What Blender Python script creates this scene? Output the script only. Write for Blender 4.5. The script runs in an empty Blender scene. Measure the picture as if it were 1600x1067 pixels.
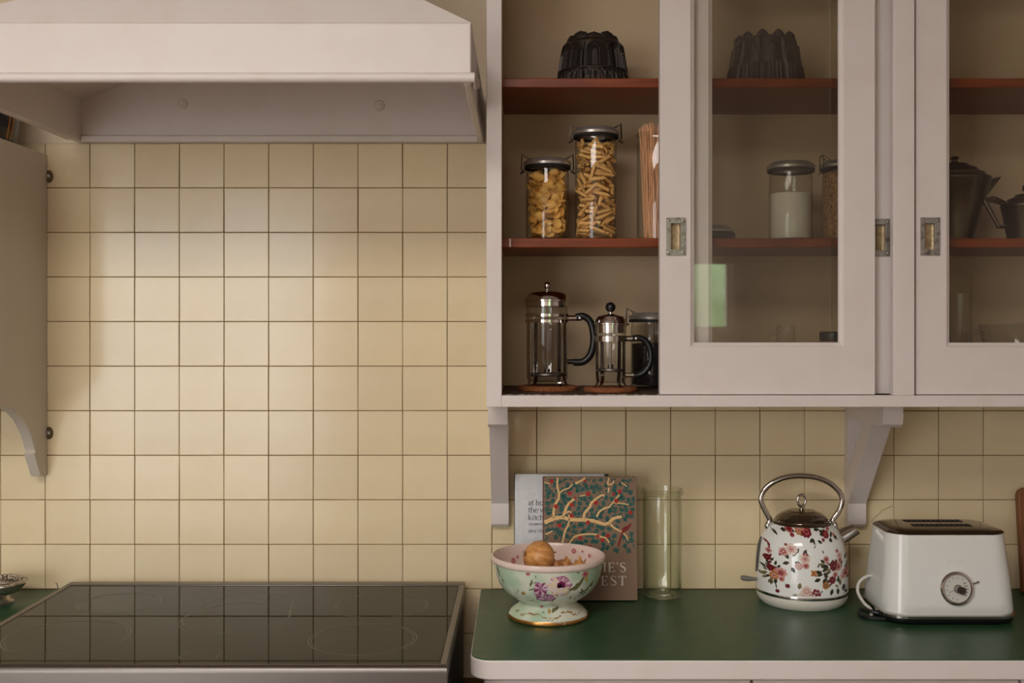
import bpy, math, random
from mathutils import Vector, Matrix
PI = math.pi
SC = bpy.context.scene
COL = SC.collection

# ---------------------------------------------------------------- camera / world / light / exposure
CAMY, CAMZ, S = -2.5, 1.5, 0.0015          # metres per pixel on the tiled wall (y = 0)
VPX, VPY = 815.0, 505.0
def K(y): return S*(y-CAMY)/2.5
def X(px, y): return (px-VPX)*K(y)
def Z(py, y): return CAMZ+(VPY-py)*K(y)

cam = bpy.data.cameras.new('camera'); camo = bpy.data.objects.new('camera', cam); COL.objects.link(camo)
camo.location = (0, CAMY, CAMZ); camo.rotation_euler = (PI/2, 0, 0)
cam.sensor_width = 36; cam.lens = 36*(2.5/S)/1600
cam.shift_x = -(VPX-800)/1600; cam.shift_y = -(533.5-VPY)/1600
cam.clip_start = 0.05
cam.dof.use_dof = True; cam.dof.focus_distance = 2.4; cam.dof.aperture_fstop = 5.0
SC.camera = camo

w = bpy.data.worlds.new('world'); SC.world = w; w.use_nodes = True
w.node_tree.nodes['Background'].inputs[0].default_value = (0.90, 0.92, 0.97, 1)
w.node_tree.nodes['Background'].inputs[1].default_value = 7.0

def area(name, loc, size, power, color, rot):
    l = bpy.data.lights.new(name, 'AREA'); l.shape = 'RECTANGLE'; l.size, l.size_y = size
    l.energy = power; l.color = color
    o = bpy.data.objects.new(name, l); COL.objects.link(o); o.location = loc; o.rotation_euler = rot
    return o
# daylight comes in by the glazed double door and small window behind the camera (portals only guide the sky light);
# a diffusing ceiling light panel hangs over the room
for nm, loc, size in (('door_portal', (-2.0, -4.06, 1.15), (1.5, 2.1)), ('window_portal', (.795, -4.06, 1.655), (.69, .35))):
    area(nm, loc, size, 1, (1, 1, 1), (PI/2, 0, 0)).data.cycles.is_portal = True
area('ceiling_light_panel', (-0.9, -2.9, 2.84), (1.8, 1.0), 55, (1.0, 0.95, 0.91), (0, 0, 0))

SC.view_settings.view_transform = 'Standard'; SC.view_settings.look = 'None'
SC.view_settings.gamma = 1.0; SC.view_settings.use_curve_mapping = False
SC.view_settings.exposure = 0.14
SC.cycles.transparent_max_bounces = 24
SC.cycles.max_bounces = 10

# ---------------------------------------------------------------- helpers
def lin(c):
    c = c/255.0
    return c/12.92 if c <= 0.04045 else ((c+0.055)/1.055)**2.4
def rgb(r, g, b): return (lin(r), lin(g), lin(b), 1)

MATS = {}
def mat(name, col, rough=0.5, metal=0.0, spec=0.5, noise=None, bump=None, coat=0, rand=0.0, trans=0.0, ior=None):
    """principled material; noise=(scale, colour2, lo, hi[, stretch]) mixes a second colour, bump=(scale, strength)"""
    if name in MATS: return MATS[name]
    m = bpy.data.materials.new(name); m.use_nodes = True; nt = m.node_tree; N = nt.nodes; L = nt.links
    p = N['Principled BSDF']
    p.inputs['Base Color'].default_value = col; p.inputs['Roughness'].default_value = rough
    p.inputs['Metallic'].default_value = metal; p.inputs['Specular IOR Level'].default_value = spec
    p.inputs['Coat Weight'].default_value = coat; p.inputs['Coat Roughness'].default_value = 0.08
    p.inputs['Transmission Weight'].default_value = trans
    if ior: p.inputs['IOR'].default_value = ior
    tc = None
    def coords(stretch=None):
        nonlocal tc
        tc = tc or N.new('ShaderNodeTexCoord')
        if stretch:
            mp = N.new('ShaderNodeMapping'); mp.inputs['Scale'].default_value = stretch
            L.new(tc.outputs['Object'], mp.inputs['Vector']); return mp.outputs['Vector']
        return tc.outputs['Object']
    out = None
    if noise:
        t = N.new('ShaderNodeTexNoise'); t.inputs['Scale'].default_value = noise[0]; t.inputs['Detail'].default_value = 6
        L.new(coords(noise[4] if len(noise) > 4 else None), t.inputs['Vector'])
        r = N.new('ShaderNodeMapRange'); r.inputs['From Min'].default_value = noise[2]; r.inputs['From Max'].default_value = noise[3]
        L.new(t.outputs['Fac'], r.inputs['Value'])
        mx = N.new('ShaderNodeMix'); mx.data_type = 'RGBA'
        mx.inputs['A'].default_value = col; mx.inputs['B'].default_value = noise[1]
        L.new(r.outputs['Result'], mx.inputs['Factor']); out = mx.outputs['Result']
    if rand:
        oi = N.new('ShaderNodeObjectInfo'); r = N.new('ShaderNodeMapRange')
        r.inputs['To Min'].default_value = 1-rand; r.inputs['To Max'].default_value = 1+rand*0.6
        L.new(oi.outputs['Random'], r.inputs['Value'])
        mm = N.new('ShaderNodeMix'); mm.data_type = 'RGBA'; mm.blend_type = 'MULTIPLY'; mm.inputs['Factor'].default_value = 1
        if out: L.new(out, mm.inputs['A'])
        else: mm.inputs['A'].default_value = col
        L.new(r.outputs['Result'], mm.inputs['B']); out = mm.outputs['Result']
    if out: L.new(out, p.inputs['Base Color'])
    if bump:
        t = N.new('ShaderNodeTexNoise'); t.inputs['Scale'].default_value = bump[0]; t.inputs['Detail'].default_value = 4
        L.new(coords(bump[2] if len(bump) > 2 else None), t.inputs['Vector'])
        b = N.new('ShaderNodeBump'); b.inputs['Strength'].default_value = bump[1]; b.inputs['Distance'].default_value = 0.004
        L.new(t.outputs['Fac'], b.inputs['Height']); L.new(b.outputs['Normal'], p.inputs['Normal'])
    MATS[name] = m
    return m

def glass(name, tint=(1, 1, 1, 1), ior=1.5, rough=0.0, edge=1.0, rim=None):
    """single-wall clear glass: transparent + Fresnel reflection"""
    if name in MATS: return MATS[name]
    m = bpy.data.materials.new(name); m.use_nodes = True; nt = m.node_tree; N = nt.nodes; L = nt.links
    N.remove(N['Principled BSDF'])
    t = N.new('ShaderNodeBsdfTransparent'); t.inputs['Color'].default_value = tint
    if rim:      # longer path through the wall where it is seen edge-on: deeper tint
        lw = N.new('ShaderNodeLayerWeight'); pw = N.new('ShaderNodeMath'); pw.operation = 'POWER'; pw.inputs[1].default_value = 3.5
        lw.inputs['Blend'].default_value = .5
        mc = N.new('ShaderNodeMix'); mc.data_type = 'RGBA'; mc.inputs['A'].default_value = tint; mc.inputs['B'].default_value = rim
        L.new(lw.outputs['Facing'], pw.inputs[0]); L.new(pw.outputs[0], mc.inputs['Factor']); L.new(mc.outputs['Result'], t.inputs['Color'])
    g = N.new('ShaderNodeBsdfGlossy'); g.inputs['Roughness'].default_value = rough; g.inputs['Color'].default_value = (edge, edge, edge, 1)
    f = N.new('ShaderNodeFresnel'); ge = N.new('ShaderNodeNewGeometry'); mr = N.new('ShaderNodeMapRange')   # same reflectance from both sides of the thin wall
    mr.inputs['To Min'].default_value = ior; mr.inputs['To Max'].default_value = 1/ior
    L.new(ge.outputs['Backfacing'], mr.inputs['Value']); L.new(mr.outputs['Result'], f.inputs['IOR'])
    mx = N.new('ShaderNodeMixShader')
    L.new(f.outputs[0], mx.inputs[0]); L.new(t.outputs[0], mx.inputs[1]); L.new(g.outputs[0], mx.inputs[2])
    L.new(mx.outputs[0], N['Material Output'].inputs['Surface'])
    MATS[name] = m
    return m

class MB:
    def __init__(s): s.v = []; s.f = []
    def add(s, vs, fs):
        b = len(s.v); s.v += [tuple(v) for v in vs]; s.f += [tuple(b+i for i in f) for f in fs]; return s
    def box(s, x0, x1, y0, y1, z0, z1):
        x0, x1 = min(x0, x1), max(x0, x1); y0, y1 = min(y0, y1), max(y0, y1); z0, z1 = min(z0, z1), max(z0, z1)
        return s.add([(x, y, z) for z in (z0, z1) for y in (y0, y1) for x in (x0, x1)],
                     [(0, 2, 3, 1), (4, 5, 7, 6), (0, 1, 5, 4), (2, 6, 7, 3), (0, 4, 6, 2), (1, 3, 7, 5)])
    def lathe(s, prof, n=40, c=(0, 0, 0), rfun=None, a0=0.0):
        rings = []; b = len(s.v)
        for (r, z) in prof:
            if r < 1e-6:
                rings.append([len(s.v)]); s.v.append((c[0], c[1], c[2]+z))
            else:
                ids = []
                for k in range(n):
                    a = a0+2*PI*k/n; rr = r if rfun is None else rfun(r, z, a)
                    ids.append(len(s.v)); s.v.append((c[0]+rr*math.cos(a), c[1]+rr*math.sin(a), c[2]+z))
                rings.append(ids)
        for A, B in zip(rings, rings[1:]):
            for k in range(n):
                j = (k+1) % n
                if len(A) == 1 and len(B) == 1: continue
                if len(A) == 1: s.f.append((A[0], B[j], B[k]))
                elif len(B) == 1: s.f.append((A[k], A[j], B[0]))
                else: s.f.append((A[k], A[j], B[j], B[k]))
        return s
    def tube(s, pts, r, n=10, closed=False, caps=True):
        pts = [Vector(p) for p in pts]; m = len(pts); rs = r if isinstance(r, (list, tuple)) else [r]*m
        tang = []
        for i in range(m):
            a = pts[(i-1) % m] if (closed or i > 0) else pts[i]; b = pts[(i+1) % m] if (closed or i < m-1) else pts[i]
            tang.append((b-a).normalized())
        u = tang[0].orthogonal().normalized(); rings = []
        for i in range(m):
            t = tang[i]; u = (u-t*u.dot(t))
            u = u.normalized() if u.length > 1e-6 else t.orthogonal().normalized()
            q = t.cross(u); ids = []
            for k in range(n):
                a = 2*PI*k/n; ids.append(len(s.v)); s.v.append(tuple(pts[i]+(u*math.cos(a)+q*math.sin(a))*rs[i]))
            rings.append(ids)
        pairs = list(zip(rings, rings[1:]))+([(rings[-1], rings[0])] if closed else [])
        for A, B in pairs:
            for k in range(n): s.f.append((A[k], A[(k+1) % n], B[(k+1) % n], B[k]))
        if caps and not closed: s.f.append(tuple(reversed(rings[0]))); s.f.append(tuple(rings[-1]))
        return s
    def prism(s, poly, plane, a, b):
        """polygon in 'xy','yz' or 'xz' extruded along the remaining axis from a to b"""
        def P(p, t): return {'xy': (p[0], p[1], t), 'yz': (t, p[0], p[1]), 'xz': (p[0], t, p[1])}[plane]
        n = len(poly)
        return s.add([P(p, a) for p in poly]+[P(p, b) for p in poly],
                     [tuple(range(n-1, -1, -1)), tuple(range(n, 2*n))]+[(i, (i+1) % n, n+(i+1) % n, n+i) for i in range(n)])
    def ball(s, c, r, n=16, m=10, sc=(1, 1, 1)):
        prof = [(math.sin(PI*i/m), -math.cos(PI*i/m)) for i in range(m+1)]
        prof[0] = (0, -1); prof[-1] = (0, 1)
        b = len(s.v); s.lathe(prof, n)
        for i in range(b, len(s.v)):
            x, y, z = s.v[i]; s.v[i] = (c[0]+x*r*sc[0], c[1]+y*r*sc[1], c[2]+z*r*sc[2])
        return s
    def xform(s, M, start=0):
        for i in range(start, len(s.v)): s.v[i] = tuple(M @ Vector(s.v[i]))
        return s
    def mesh(s, name, m, off=None, smooth=35, fix=True):
        me = bpy.data.meshes.new(name)
        vs = s.v if off is None else [(x-off[0], y-off[1], z-off[2]) for x, y, z in s.v]
        me.from_pydata(vs, [], s.f)
        if fix:
            import bmesh
            bm = bmesh.new(); bm.from_mesh(me); bmesh.ops.recalc_face_normals(bm, faces=bm.faces); bm.to_mesh(me); bm.free()
        if m: me.materials.append(m)
        if smooth:
            me.shade_smooth(); me.set_sharp_from_angle(angle=math.radians(smooth))
        me.update(); return me
    def build(s, name, m, parent=None, off=None, smooth=35, bevel=0, fix=True, loc=None):
        me = s.mesh(name, m, off, smooth, fix); o = bpy.data.objects.new(name, me); COL.objects.link(o)
        if parent is not None: o.parent = parent
        if loc is not None: o.location = loc
        if bevel:
            b = o.modifiers.new('bevel', 'BEVEL'); b.width = bevel; b.segments = 3; b.limit_method = 'ANGLE'
            b.angle_limit = math.radians(40)
        return o

def tag(o, label=None, cat=None, group=None, kind=None):
    if label: o['label'] = label
    if cat: o['category'] = cat
    if group: o['group'] = group
    if kind: o['kind'] = kind
    return o
def thing(name, loc, label, cat, group=None, rotz=0.0, kind=None):
    o = bpy.data.objects.new(name, None); COL.objects.link(o); o.location = loc; o.rotation_euler = (0, 0, rotz)
    o.empty_display_size = 0.05
    return tag(o, label, cat, group, kind)
def struct(name, mb, m, **k): return tag(mb.build(name, m, **k), kind='structure')
def copy_part(o, parent):
    c = o.copy(); COL.objects.link(c); c.parent = parent
    return c
def arc(cx, cy, r, a0, a1, n, ry=None):
    return [(cx+r*math.cos(math.radians(a0+(a1-a0)*i/n)), cy+(ry or r)*math.sin(math.radians(a0+(a1-a0)*i/n))) for i in range(n+1)]
def spline(pts, n=8):
    pts = [Vector(p) for p in pts]; out = []
    for i in range(len(pts)-1):
        p0 = pts[max(i-1, 0)]; p1 = pts[i]; p2 = pts[i+1]; p3 = pts[min(i+2, len(pts)-1)]
        for k in range(n):
            t = k/n; out.append(0.5*((2*p1)+(p2-p0)*t+(2*p0-5*p1+4*p2-p3)*t*t+(-p0+3*p1-3*p2+p3)*t*t*t))
    out.append(pts[-1]); return out

class Lathe:
    """arc-length table of a turned profile, for prints that lie on its surface; front (-y) is a = 0"""
    def __init__(s, prof):
        s.p = prof; s.L = [0]
        for a, b in zip(prof, prof[1:]): s.L.append(s.L[-1]+math.hypot(b[0]-a[0], b[1]-a[1]))
    def at(s, t):
        t = max(0, min(s.L[-1]-1e-6, t))
        for i in range(len(s.p)-1):
            if t <= s.L[i+1]:
                f = (t-s.L[i])/max(1e-9, s.L[i+1]-s.L[i]); a, b = s.p[i], s.p[i+1]
                d = (b[0]-a[0], b[1]-a[1]); l = math.hypot(*d) or 1
                return a[0]+d[0]*f, a[1]+d[1]*f, (d[1]/l, -d[0]/l)
    def s_of_z(s, z):
        for i in range(len(s.p)-1):
            a, b = s.p[i], s.p[i+1]
            if min(a[1], b[1]) <= z <= max(a[1], b[1]) and a[1] != b[1]: return s.L[i]+(z-a[1])/(b[1]-a[1])*(s.L[i+1]-s.L[i])
        return s.L[-1]
    def point(s, r0, th, t, e, inward=False):
        r, z, n = s.at(t); k = -e if inward else e
        return ((r+n[0]*k)*math.cos(th), (r+n[0]*k)*math.sin(th), z+n[1]*k)

class Prints:
    """flat printed shapes grouped by colour, each colour one mesh; mapped by a function (a, b, lift) -> xyz"""
    def __init__(s, fmap, rings=1): s.fmap = fmap; s.mb = {}; s.rings = rings
    def poly(s, col, pts, lift):
        mb = s.mb.setdefault(col, MB()); cx = sum(p[0] for p in pts)/len(pts); cy = sum(p[1] for p in pts)/len(pts)
        n = len(pts); m_ = s.rings
        vs = [s.fmap(cx, cy, lift)]+[s.fmap(cx+(p[0]-cx)*k/m_, cy+(p[1]-cy)*k/m_, lift) for k in range(1, m_+1) for p in pts]
        mb.add(vs, [(0, 1+i, 1+(i+1) % n) for i in range(n)]+[(1+k*n+i, 1+k*n+(i+1) % n, 1+(k+1)*n+(i+1) % n, 1+(k+1)*n+i) for k in range(m_-1) for i in range(n)])
    def disc(s, col, x, y, r, lift, n=10, wob=0.0, rng=None, sy=1.0):
        s.poly(col, [(x+r*(1+wob*math.sin(3*k+x*9999))*math.cos(2*PI*k/n), y+sy*r*(1+wob*math.cos(2*k+y*9999))*math.sin(2*PI*k/n)) for k in range(n)], lift)
    def leaf(s, col, x, y, ang, l, wd, lift):
        c, d = math.cos(ang), math.sin(ang)
        s.poly(col, [(x+c*u*l-d*v*wd, y+d*u*l+c*v*wd) for u, v in ((0, 0), (.25, .38), (.55, .5), (.85, .22), (1, 0), (.85, -.22), (.55, -.5), (.25, -.38))], lift)
    def line(s, col, pts, wd, lift):
        mb = s.mb.setdefault(col, MB()); ws = wd if isinstance(wd, (list, tuple)) else [wd]*len(pts); vs = []
        for i, p in enumerate(pts):
            a = pts[max(0, i-1)]; b = pts[min(len(pts)-1, i+1)]; dx, dy = b[0]-a[0], b[1]-a[1]; l = math.hypot(dx, dy) or 1
            nx, ny = -dy/l*ws[i]/2, dx/l*ws[i]/2
            vs += [s.fmap(p[0]+nx, p[1]+ny, lift), s.fmap(p[0]-nx, p[1]-ny, lift)]
        mb.add(vs, [(2*i, 2*i+1, 2*i+3, 2*i+2) for i in range(len(pts)-1)])
    def build(s, parent, names):
        for col, mb in s.mb.items():
            tag(mb.build(names[col][0], names[col][1], parent, smooth=0, fix=False), kind='stuff')

# ---------------------------------------------------------------- materials
M_white = mat('white_gloss_paint', rgb(224, 215, 210), 0.38, spec=0.4, noise=(14, rgb(220, 210, 203), .45, .75), bump=(60, .05))
M_cream = mat('cream_wall_paint', rgb(226, 208, 180), 0.6, spec=0.3)
M_inner = mat('cupboard_inside_paint', rgb(216, 192, 156), 0.55, spec=0.3, noise=(5, rgb(203, 177, 140), .4, .7))
M_grout = mat('brown_grout', rgb(120, 90, 54), 0.9, spec=0.1)
M_tile = mat('cream_glazed_tile', rgb(234, 216, 178), 0.17, spec=0.5, noise=(9, rgb(229, 209, 169), .35, .7), bump=(16, .045), rand=0.05)
M_shelf = mat('red_brown_varnished_wood', rgb(138, 64, 24), 0.35, spec=0.4, noise=(7, rgb(108, 45, 15), .35, .7, (1, 14, 14)))
M_sill = mat('worn_dark_sill', rgb(72, 46, 26), 0.7, noise=(60, rgb(190, 176, 158), .62, .68, (.5, 2, 2)))
M_lino = mat('green_linoleum', rgb(40, 74, 50), 0.36, spec=0.4, noise=(26, rgb(52, 88, 58), .35, .75), bump=(90, .06))
M_steel = mat('brushed_steel', rgb(118, 112, 107), 0.36, metal=1, bump=(40, .04, (1, 30, 30)))
M_chrome = mat('polished_chrome', rgb(205, 200, 195), 0.08, metal=1)
M_chrome_refl = mat('chrome_dark_reflection', rgb(128, 116, 104), 0.1, metal=1)  # chrome with dim brown reflections painted into its colour, for kettle lid and toaster top
M_tin = mat('satin_tin_lid', rgb(196, 190, 182), 0.30, metal=.75)
M_blackglass = mat('black_ceramic_glass', rgb(9, 9, 8), 0.03, spec=0.10)
M_ring = mat('grey_hob_print', rgb(96, 92, 84), 0.3)
M_black = mat('black_plastic', rgb(22, 22, 23), 0.35)
M_dark = mat('dark_void', rgb(20, 17, 14), 0.8)
M_glass = glass('clear_jar_glass', (.965, .97, .955, 1), rim=(.22, .21, .17, 1))
M_pane = glass('door_pane_glass', (.93, .93, .91, 1))
M_clear = mat('thick_clear_glass', (.985, 1.0, .98, 1), 0.0, trans=1.0, ior=1.46)
M_jarmix = glass('pale_green_jar_glass', (.965, .975, .95, 1), ior=1.5, rim=(.27, .30, .21, 1))
M_wire = mat('steel_wire', rgb(84, 76, 66), 0.3, metal=.8)
M_brass = mat('aged_brass', rgb(176, 156, 122), 0.42, metal=.55, noise=(120, rgb(140, 118, 84), .4, .7))
M_nickel = mat('worn_nickel', rgb(168, 164, 156), 0.3, metal=.6, noise=(90, rgb(118, 112, 104), .5, .66))
M_mould = mat('blackened_tin', rgb(58, 52, 48), 0.42, metal=.5, noise=(40, rgb(76, 54, 40), .55, .75))
M_mould2 = mat('dull_grey_tin', rgb(70, 67, 66), 0.36, metal=.7)
M_pewter = mat('dark_pewter', rgb(112, 100, 82), 0.36, metal=1, noise=(18, rgb(86, 76, 60), .4, .7))
M_cork = mat('cork', rgb(150, 88, 46), 0.85, noise=(260, rgb(92, 48, 24), .5, .66), bump=(300, .5))
M_pasta = mat('penne_pasta', rgb(240, 190, 116), 0.5, rand=.16)
M_pasta2 = mat('shell_pasta', rgb(242, 190, 100), 0.5, rand=.16)
M_spag = mat('wholemeal_spaghetti', rgb(236, 182, 136), 0.5)
M_flour = mat('white_flour', rgb(236, 228, 212), 0.9)
M_grain = mat('brown_grain', rgb(196, 150, 96), 0.7, noise=(160, rgb(140, 96, 52), .45, .6))
M_coffee = mat('ground_coffee', rgb(24, 14, 10), 0.9, bump=(300, .6))
M_wood = mat('oiled_board_wood', rgb(140, 88, 50), 0.5, noise=(9, rgb(110, 64, 34), .35, .7, (12, 12, 1)))

# ---------------------------------------------------------------- room shell
XL, XR, YB, ZC = -3.4, 2.5, -4.1, 2.85
struct('floor', MB().box(XL-.1, XR+.1, YB-.1, .12, -.1, 0), mat('floor_boards', rgb(120, 84, 56), .45, noise=(5, rgb(92, 62, 40), .4, .7, (1, 8, 1))))
ceil = MB().box(XL-.1, XR+.1, YB-.1, .12, ZC, ZC+.08)
M_room = mat('off_white_room_paint', rgb(222, 212, 205), .6, spec=.3)
struct('ceiling', ceil, M_room, smooth=0)
struct('wall_left', MB().box(XL-.1, XL, YB, .12, 0, ZC), M_room)
struct('wall_right', MB().box(XR, XR+.1, YB, .12, 0, ZC), M_room)
fw = MB()
dx0, dx1, dz1 = -2.8, -1.2, 2.25          # glazed door
wx0, wx1, wz0, wz1 = .42, 1.17, 1.45, 1.86  # small window
fw.box(XL, dx0, YB-.1, YB, 0, ZC).box(dx0, dx1, YB-.1, YB, dz1, ZC).box(dx1, wx0, YB-.1, YB, 0, ZC)
fw.box(wx0, wx1, YB-.1, YB, 0, wz0).box(wx0, wx1, YB-.1, YB, wz1, ZC).box(wx1, XR, YB-.1, YB, 0, ZC)
struct('wall_front', fw, M_room, smooth=0)
d = struct('door_1', MB().box(dx0, dx0+.05, YB-.08, YB-.02, 0, dz1).box(dx1-.05, dx1, YB-.08, YB-.02, 0, dz1)
           .box(dx0+.05, dx1-.05, YB-.08, YB-.02, dz1-.05, dz1).box(-2.03, -1.97, YB-.08, YB-.02, 0, dz1-.05)
           .box(dx0+.05, -2.03, YB-.08, YB-.02, 0, .12).box(-1.97, dx1-.05, YB-.08, YB-.02, 0, .12), M_white, smooth=0)
MB().box(dx0+.05, -2.03, YB-.055, YB-.05, .12, dz1-.05).build('glass_pane', M_pane, d, smooth=0)
MB().box(-1.97, dx1-.05, YB-.055, YB-.05, .12, dz1-.05).build('glass_pane', M_pane, d, smooth=0)
d = struct('window_1', MB().box(wx0, wx0+.03, YB-.07, YB-.02, wz0, wz1).box(wx1-.03, wx1, YB-.07, YB-.02, wz0, wz1)
           .box(wx0+.03, wx1-.03, YB-.07, YB-.02, wz0, wz0+.03).box(wx0+.03, wx1-.03, YB-.07, YB-.02, wz1-.03, wz1), M_white, smooth=0)
MB().box(wx0+.03, wx1-.03, YB-.05, YB-.045, wz0+.03, wz1-.03).build('glass_pane', M_pane, d, smooth=0)
# garden outside the window: lawn and hedge
struct('garden_paving', MB().box(-8, 8, -12, YB-.2, -.15, -.1), mat('paving', rgb(196, 192, 186), .9))
rng = random.Random(3)
hd = MB()
for i in range(46):
    hd.ball((-.1+i*.07, -6.4+rng.uniform(-.2, .2), .9+rng.uniform(-.5, .6)), rng.uniform(.5, .8), 10, 7)
struct('garden_hedge', hd, mat('hedge_green', rgb(168, 192, 150), .8, noise=(6, rgb(140, 172, 122), .4, .6)))

# tiled wall
WT = Z(224, 0)
wall = struct('wall_back', MB().box(XL, XR, .0035, .12, 0, ZC), M_cream)
tx0, tx1 = X(-90, 0), X(1680, 0)
MB().box(tx0, tx1, .0012, .0035, .62, WT).build('grout_bed', M_grout, wall, smooth=0)
PX, PZ = 69.75*S, 69.6*S
def tile_mesh(wd, ht, name):
    a, b = wd/2, ht/2; e = .0011; mb = MB(); vs = []
    for (dx, dy) in ((0, .0012), (0, -.0012), (e, -.0022)):
        vs += [(-a+dx, dy, -b+dx), (a-dx, dy, -b+dx), (a-dx, dy, b-dx), (-a+dx, dy, b-dx)]
    fs = [(8, 9, 10, 11)]
    for k in (0, 4):
        for i in range(4): fs.append((k+i, k+(i+1) % 4, k+4+(i+1) % 4, k+4+i))
    return mb.add(vs, fs).mesh(name, M_tile, smooth=8)
tmesh = tile_mesh(PX-.0015, PZ-.0015, 'tile')
rng = random.Random(11)
def put_tile(k, r):
    o = bpy.data.objects.new('tile', tmesh); COL.objects.link(o); o.parent = wall
    o.location = (X(1.5+69.75*(k+.5), 0)+rng.uniform(-.0003, .0003), rng.uniform(-.0003, .0003), Z(224+69.6*(r+.5), 0))
    o.rotation_euler = (rng.gauss(0, .0045), rng.gauss(0, .0015), rng.gauss(0, .0045))
for k in range(-1, 11):
    for r in range(10):
        if k == -1 and 0 < r < 6: continue
        put_tile(k, r)
for k in range(11, 23):
    for r in range(5, 10): put_tile(k, r)
for k in (9, 10): put_tile(k, 10); put_tile(k, 11)

MB().tube([(X(a, 0), -.0021, Z(b, 0)) for a, b in ((1361, 815), (1366, 808), (1373, 803), (1378, 797), (1387, 793), (1394, 790))], .0006, 5).build('hairline_crack', M_grout, wall)
# ---------------------------------------------------------------- range hood
hx0, hx1, hyf, hzb, hzt = -1.037, -.0885, -.63, Z(225, 0)+.001, 2.027
hood = thing('range_hood', ((hx0+hx1)/2, 0, hzb), 'white painted canopy range hood above the black glass hob', 'range hood')
ho = hood.location
T = .014
cx0, cx1, cyf, czt = -.595, -.372, -.52, 2.191
MB().box(hx0, hx1, hyf, hyf+T, hzb+.012, hzt).build('front_panel', M_white, hood, ho, bevel=.003)
MB().box(hx0, hx0+T, hyf+T, -.002, hzb, hzt).build('side_panel', M_white, hood, ho, bevel=.003)
MB().box(hx1-T, hx1, hyf+T, -.002, hzb, hzt).build('side_panel', M_white, hood, ho, bevel=.003)
MB().prism([(hx0+T, hzb+.012), (hx1-T, hzb+.012), (hx1-T, hzt), (cx1-.016, czt), (cx0+.016, czt), (hx0+T, hzt)], 'xz', -.018, -.002).build('back_panel', M_white, hood, ho)
MB().box(hx0+T, hx1-T, -.028, -.002, hzb, hzb+.015).build('flange_strip', M_white, hood, ho, bevel=.003)
MB().tube([(hx0-.004, -.05, hzb+.009), (hx0-.004, hyf-.002, hzb+.009), (hx1+.006, hyf-.002, hzb+.009), (hx1+.006, hyf+.05, hzb+.009)], .009, 12).build('rim_moulding', M_white, hood, ho)
A = [(hx0, hyf, hzt), (hx1, hyf, hzt), (hx1, -.002, hzt), (hx0, -.002, hzt)]
B = [(cx0, cyf, czt), (cx1, cyf, czt), (cx1, -.002, czt), (cx0, -.002, czt)]
for i in (0, 1, 3):
    j = (i+1) % 4
    q = [Vector(A[i]), Vector(A[j]), Vector(B[j]), Vector(B[i])]; n = (q[1]-q[0]).cross(q[3]-q[0]).normalized()*-.012
    MB().add([*q, *[p+n for p in q]], [(0, 1, 2, 3), (7, 6, 5, 4), (0, 4, 5, 1), (1, 5, 6, 2), (2, 6, 7, 3), (3, 7, 4, 0)]).build('sloped_panel', M_white, hood, ho, smooth=0)
MB().box(cx0, cx1, cyf, -.002, czt, ZC-.002).build('flue_cover', M_white, hood, ho, bevel=.003)
for px, py in ((285, 162), (593, 165)):
    x, z = X(px, -.02), Z(py, -.02)
    sc_ = MB().lathe([(0, .0065), (.004, .006), (.0065, .0035), (.0095, .0045), (.0125, .001), (.013, -.001)], 24).xform(Matrix.Translation((x, -.018, z)) @ Matrix.Rotation(PI/2, 4, 'X')).build('screw_cap', M_white, hood, ho)
    MB().box(x-.0045, x+.0045, -.0255, -.0235, z-.0009, z+.0009).build('slot', M_white, sc_, ho)

# ---------------------------------------------------------------- wall shelf unit on the left
lx = -1.11
prof = [(-.34, 1.345), (-.29, 1.341), (-.23, 1.328), (-.167, 1.310), (-.121, 1.283), (-.085, 1.246), (-.063, 1.206), (-.071, 1.204), (-.063, 1.190), (-.036, 1.147), (-.004, 1.1445), (-.004, 1.8945), (-.34, 1.8945)]
ls = thing('wall_shelf', (lx-.3, 0, 1.1445), 'pale grey wall shelf with curved bracket foot at the left edge', 'shelf')
lo = ls.location
M_lpaint = mat('pale_grey_paint', rgb(206, 196, 182), .45, spec=.35)
p = MB().prism(prof, 'yz', lx-.024, lx).build('side_panel', M_lpaint, ls, lo, bevel=.0015)
MB().box(lx-.62, lx-.024, -.33, -.004, 1.40, 1.424).build('shelf_board', M_lpaint, ls, lo)
MB().box(lx-.62, lx-.024, -.33, -.004, 1.868, 1.8935).build('top_board', M_lpaint, ls, lo)
MB().prism(prof, 'yz', lx-.644, lx-.62).build('side_panel', M_lpaint, ls, lo, bevel=.0015)
for py in (276, 676):
    z = Z(py, 0); b = Matrix.Translation((lx+.004, -.004, z)) @ Matrix.Rotation(PI/2, 4, 'X')
    pl = MB().lathe([(0, .003), (.010, .003), (.0115, .0015), (.0115, 0)], 20).xform(b @ Matrix.Diagonal((.85, 1.25, 1, 1))).build('fixing_plate', mat('tarnished_brass', rgb(104, 88, 62), .4, metal=.6), ls, lo)
    MB().lathe([(0, .0085), (.004, .0075), (.0055, .005), (.0055, .003)], 16).xform(b).build('screw', M_nickel, pl, lo)
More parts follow.
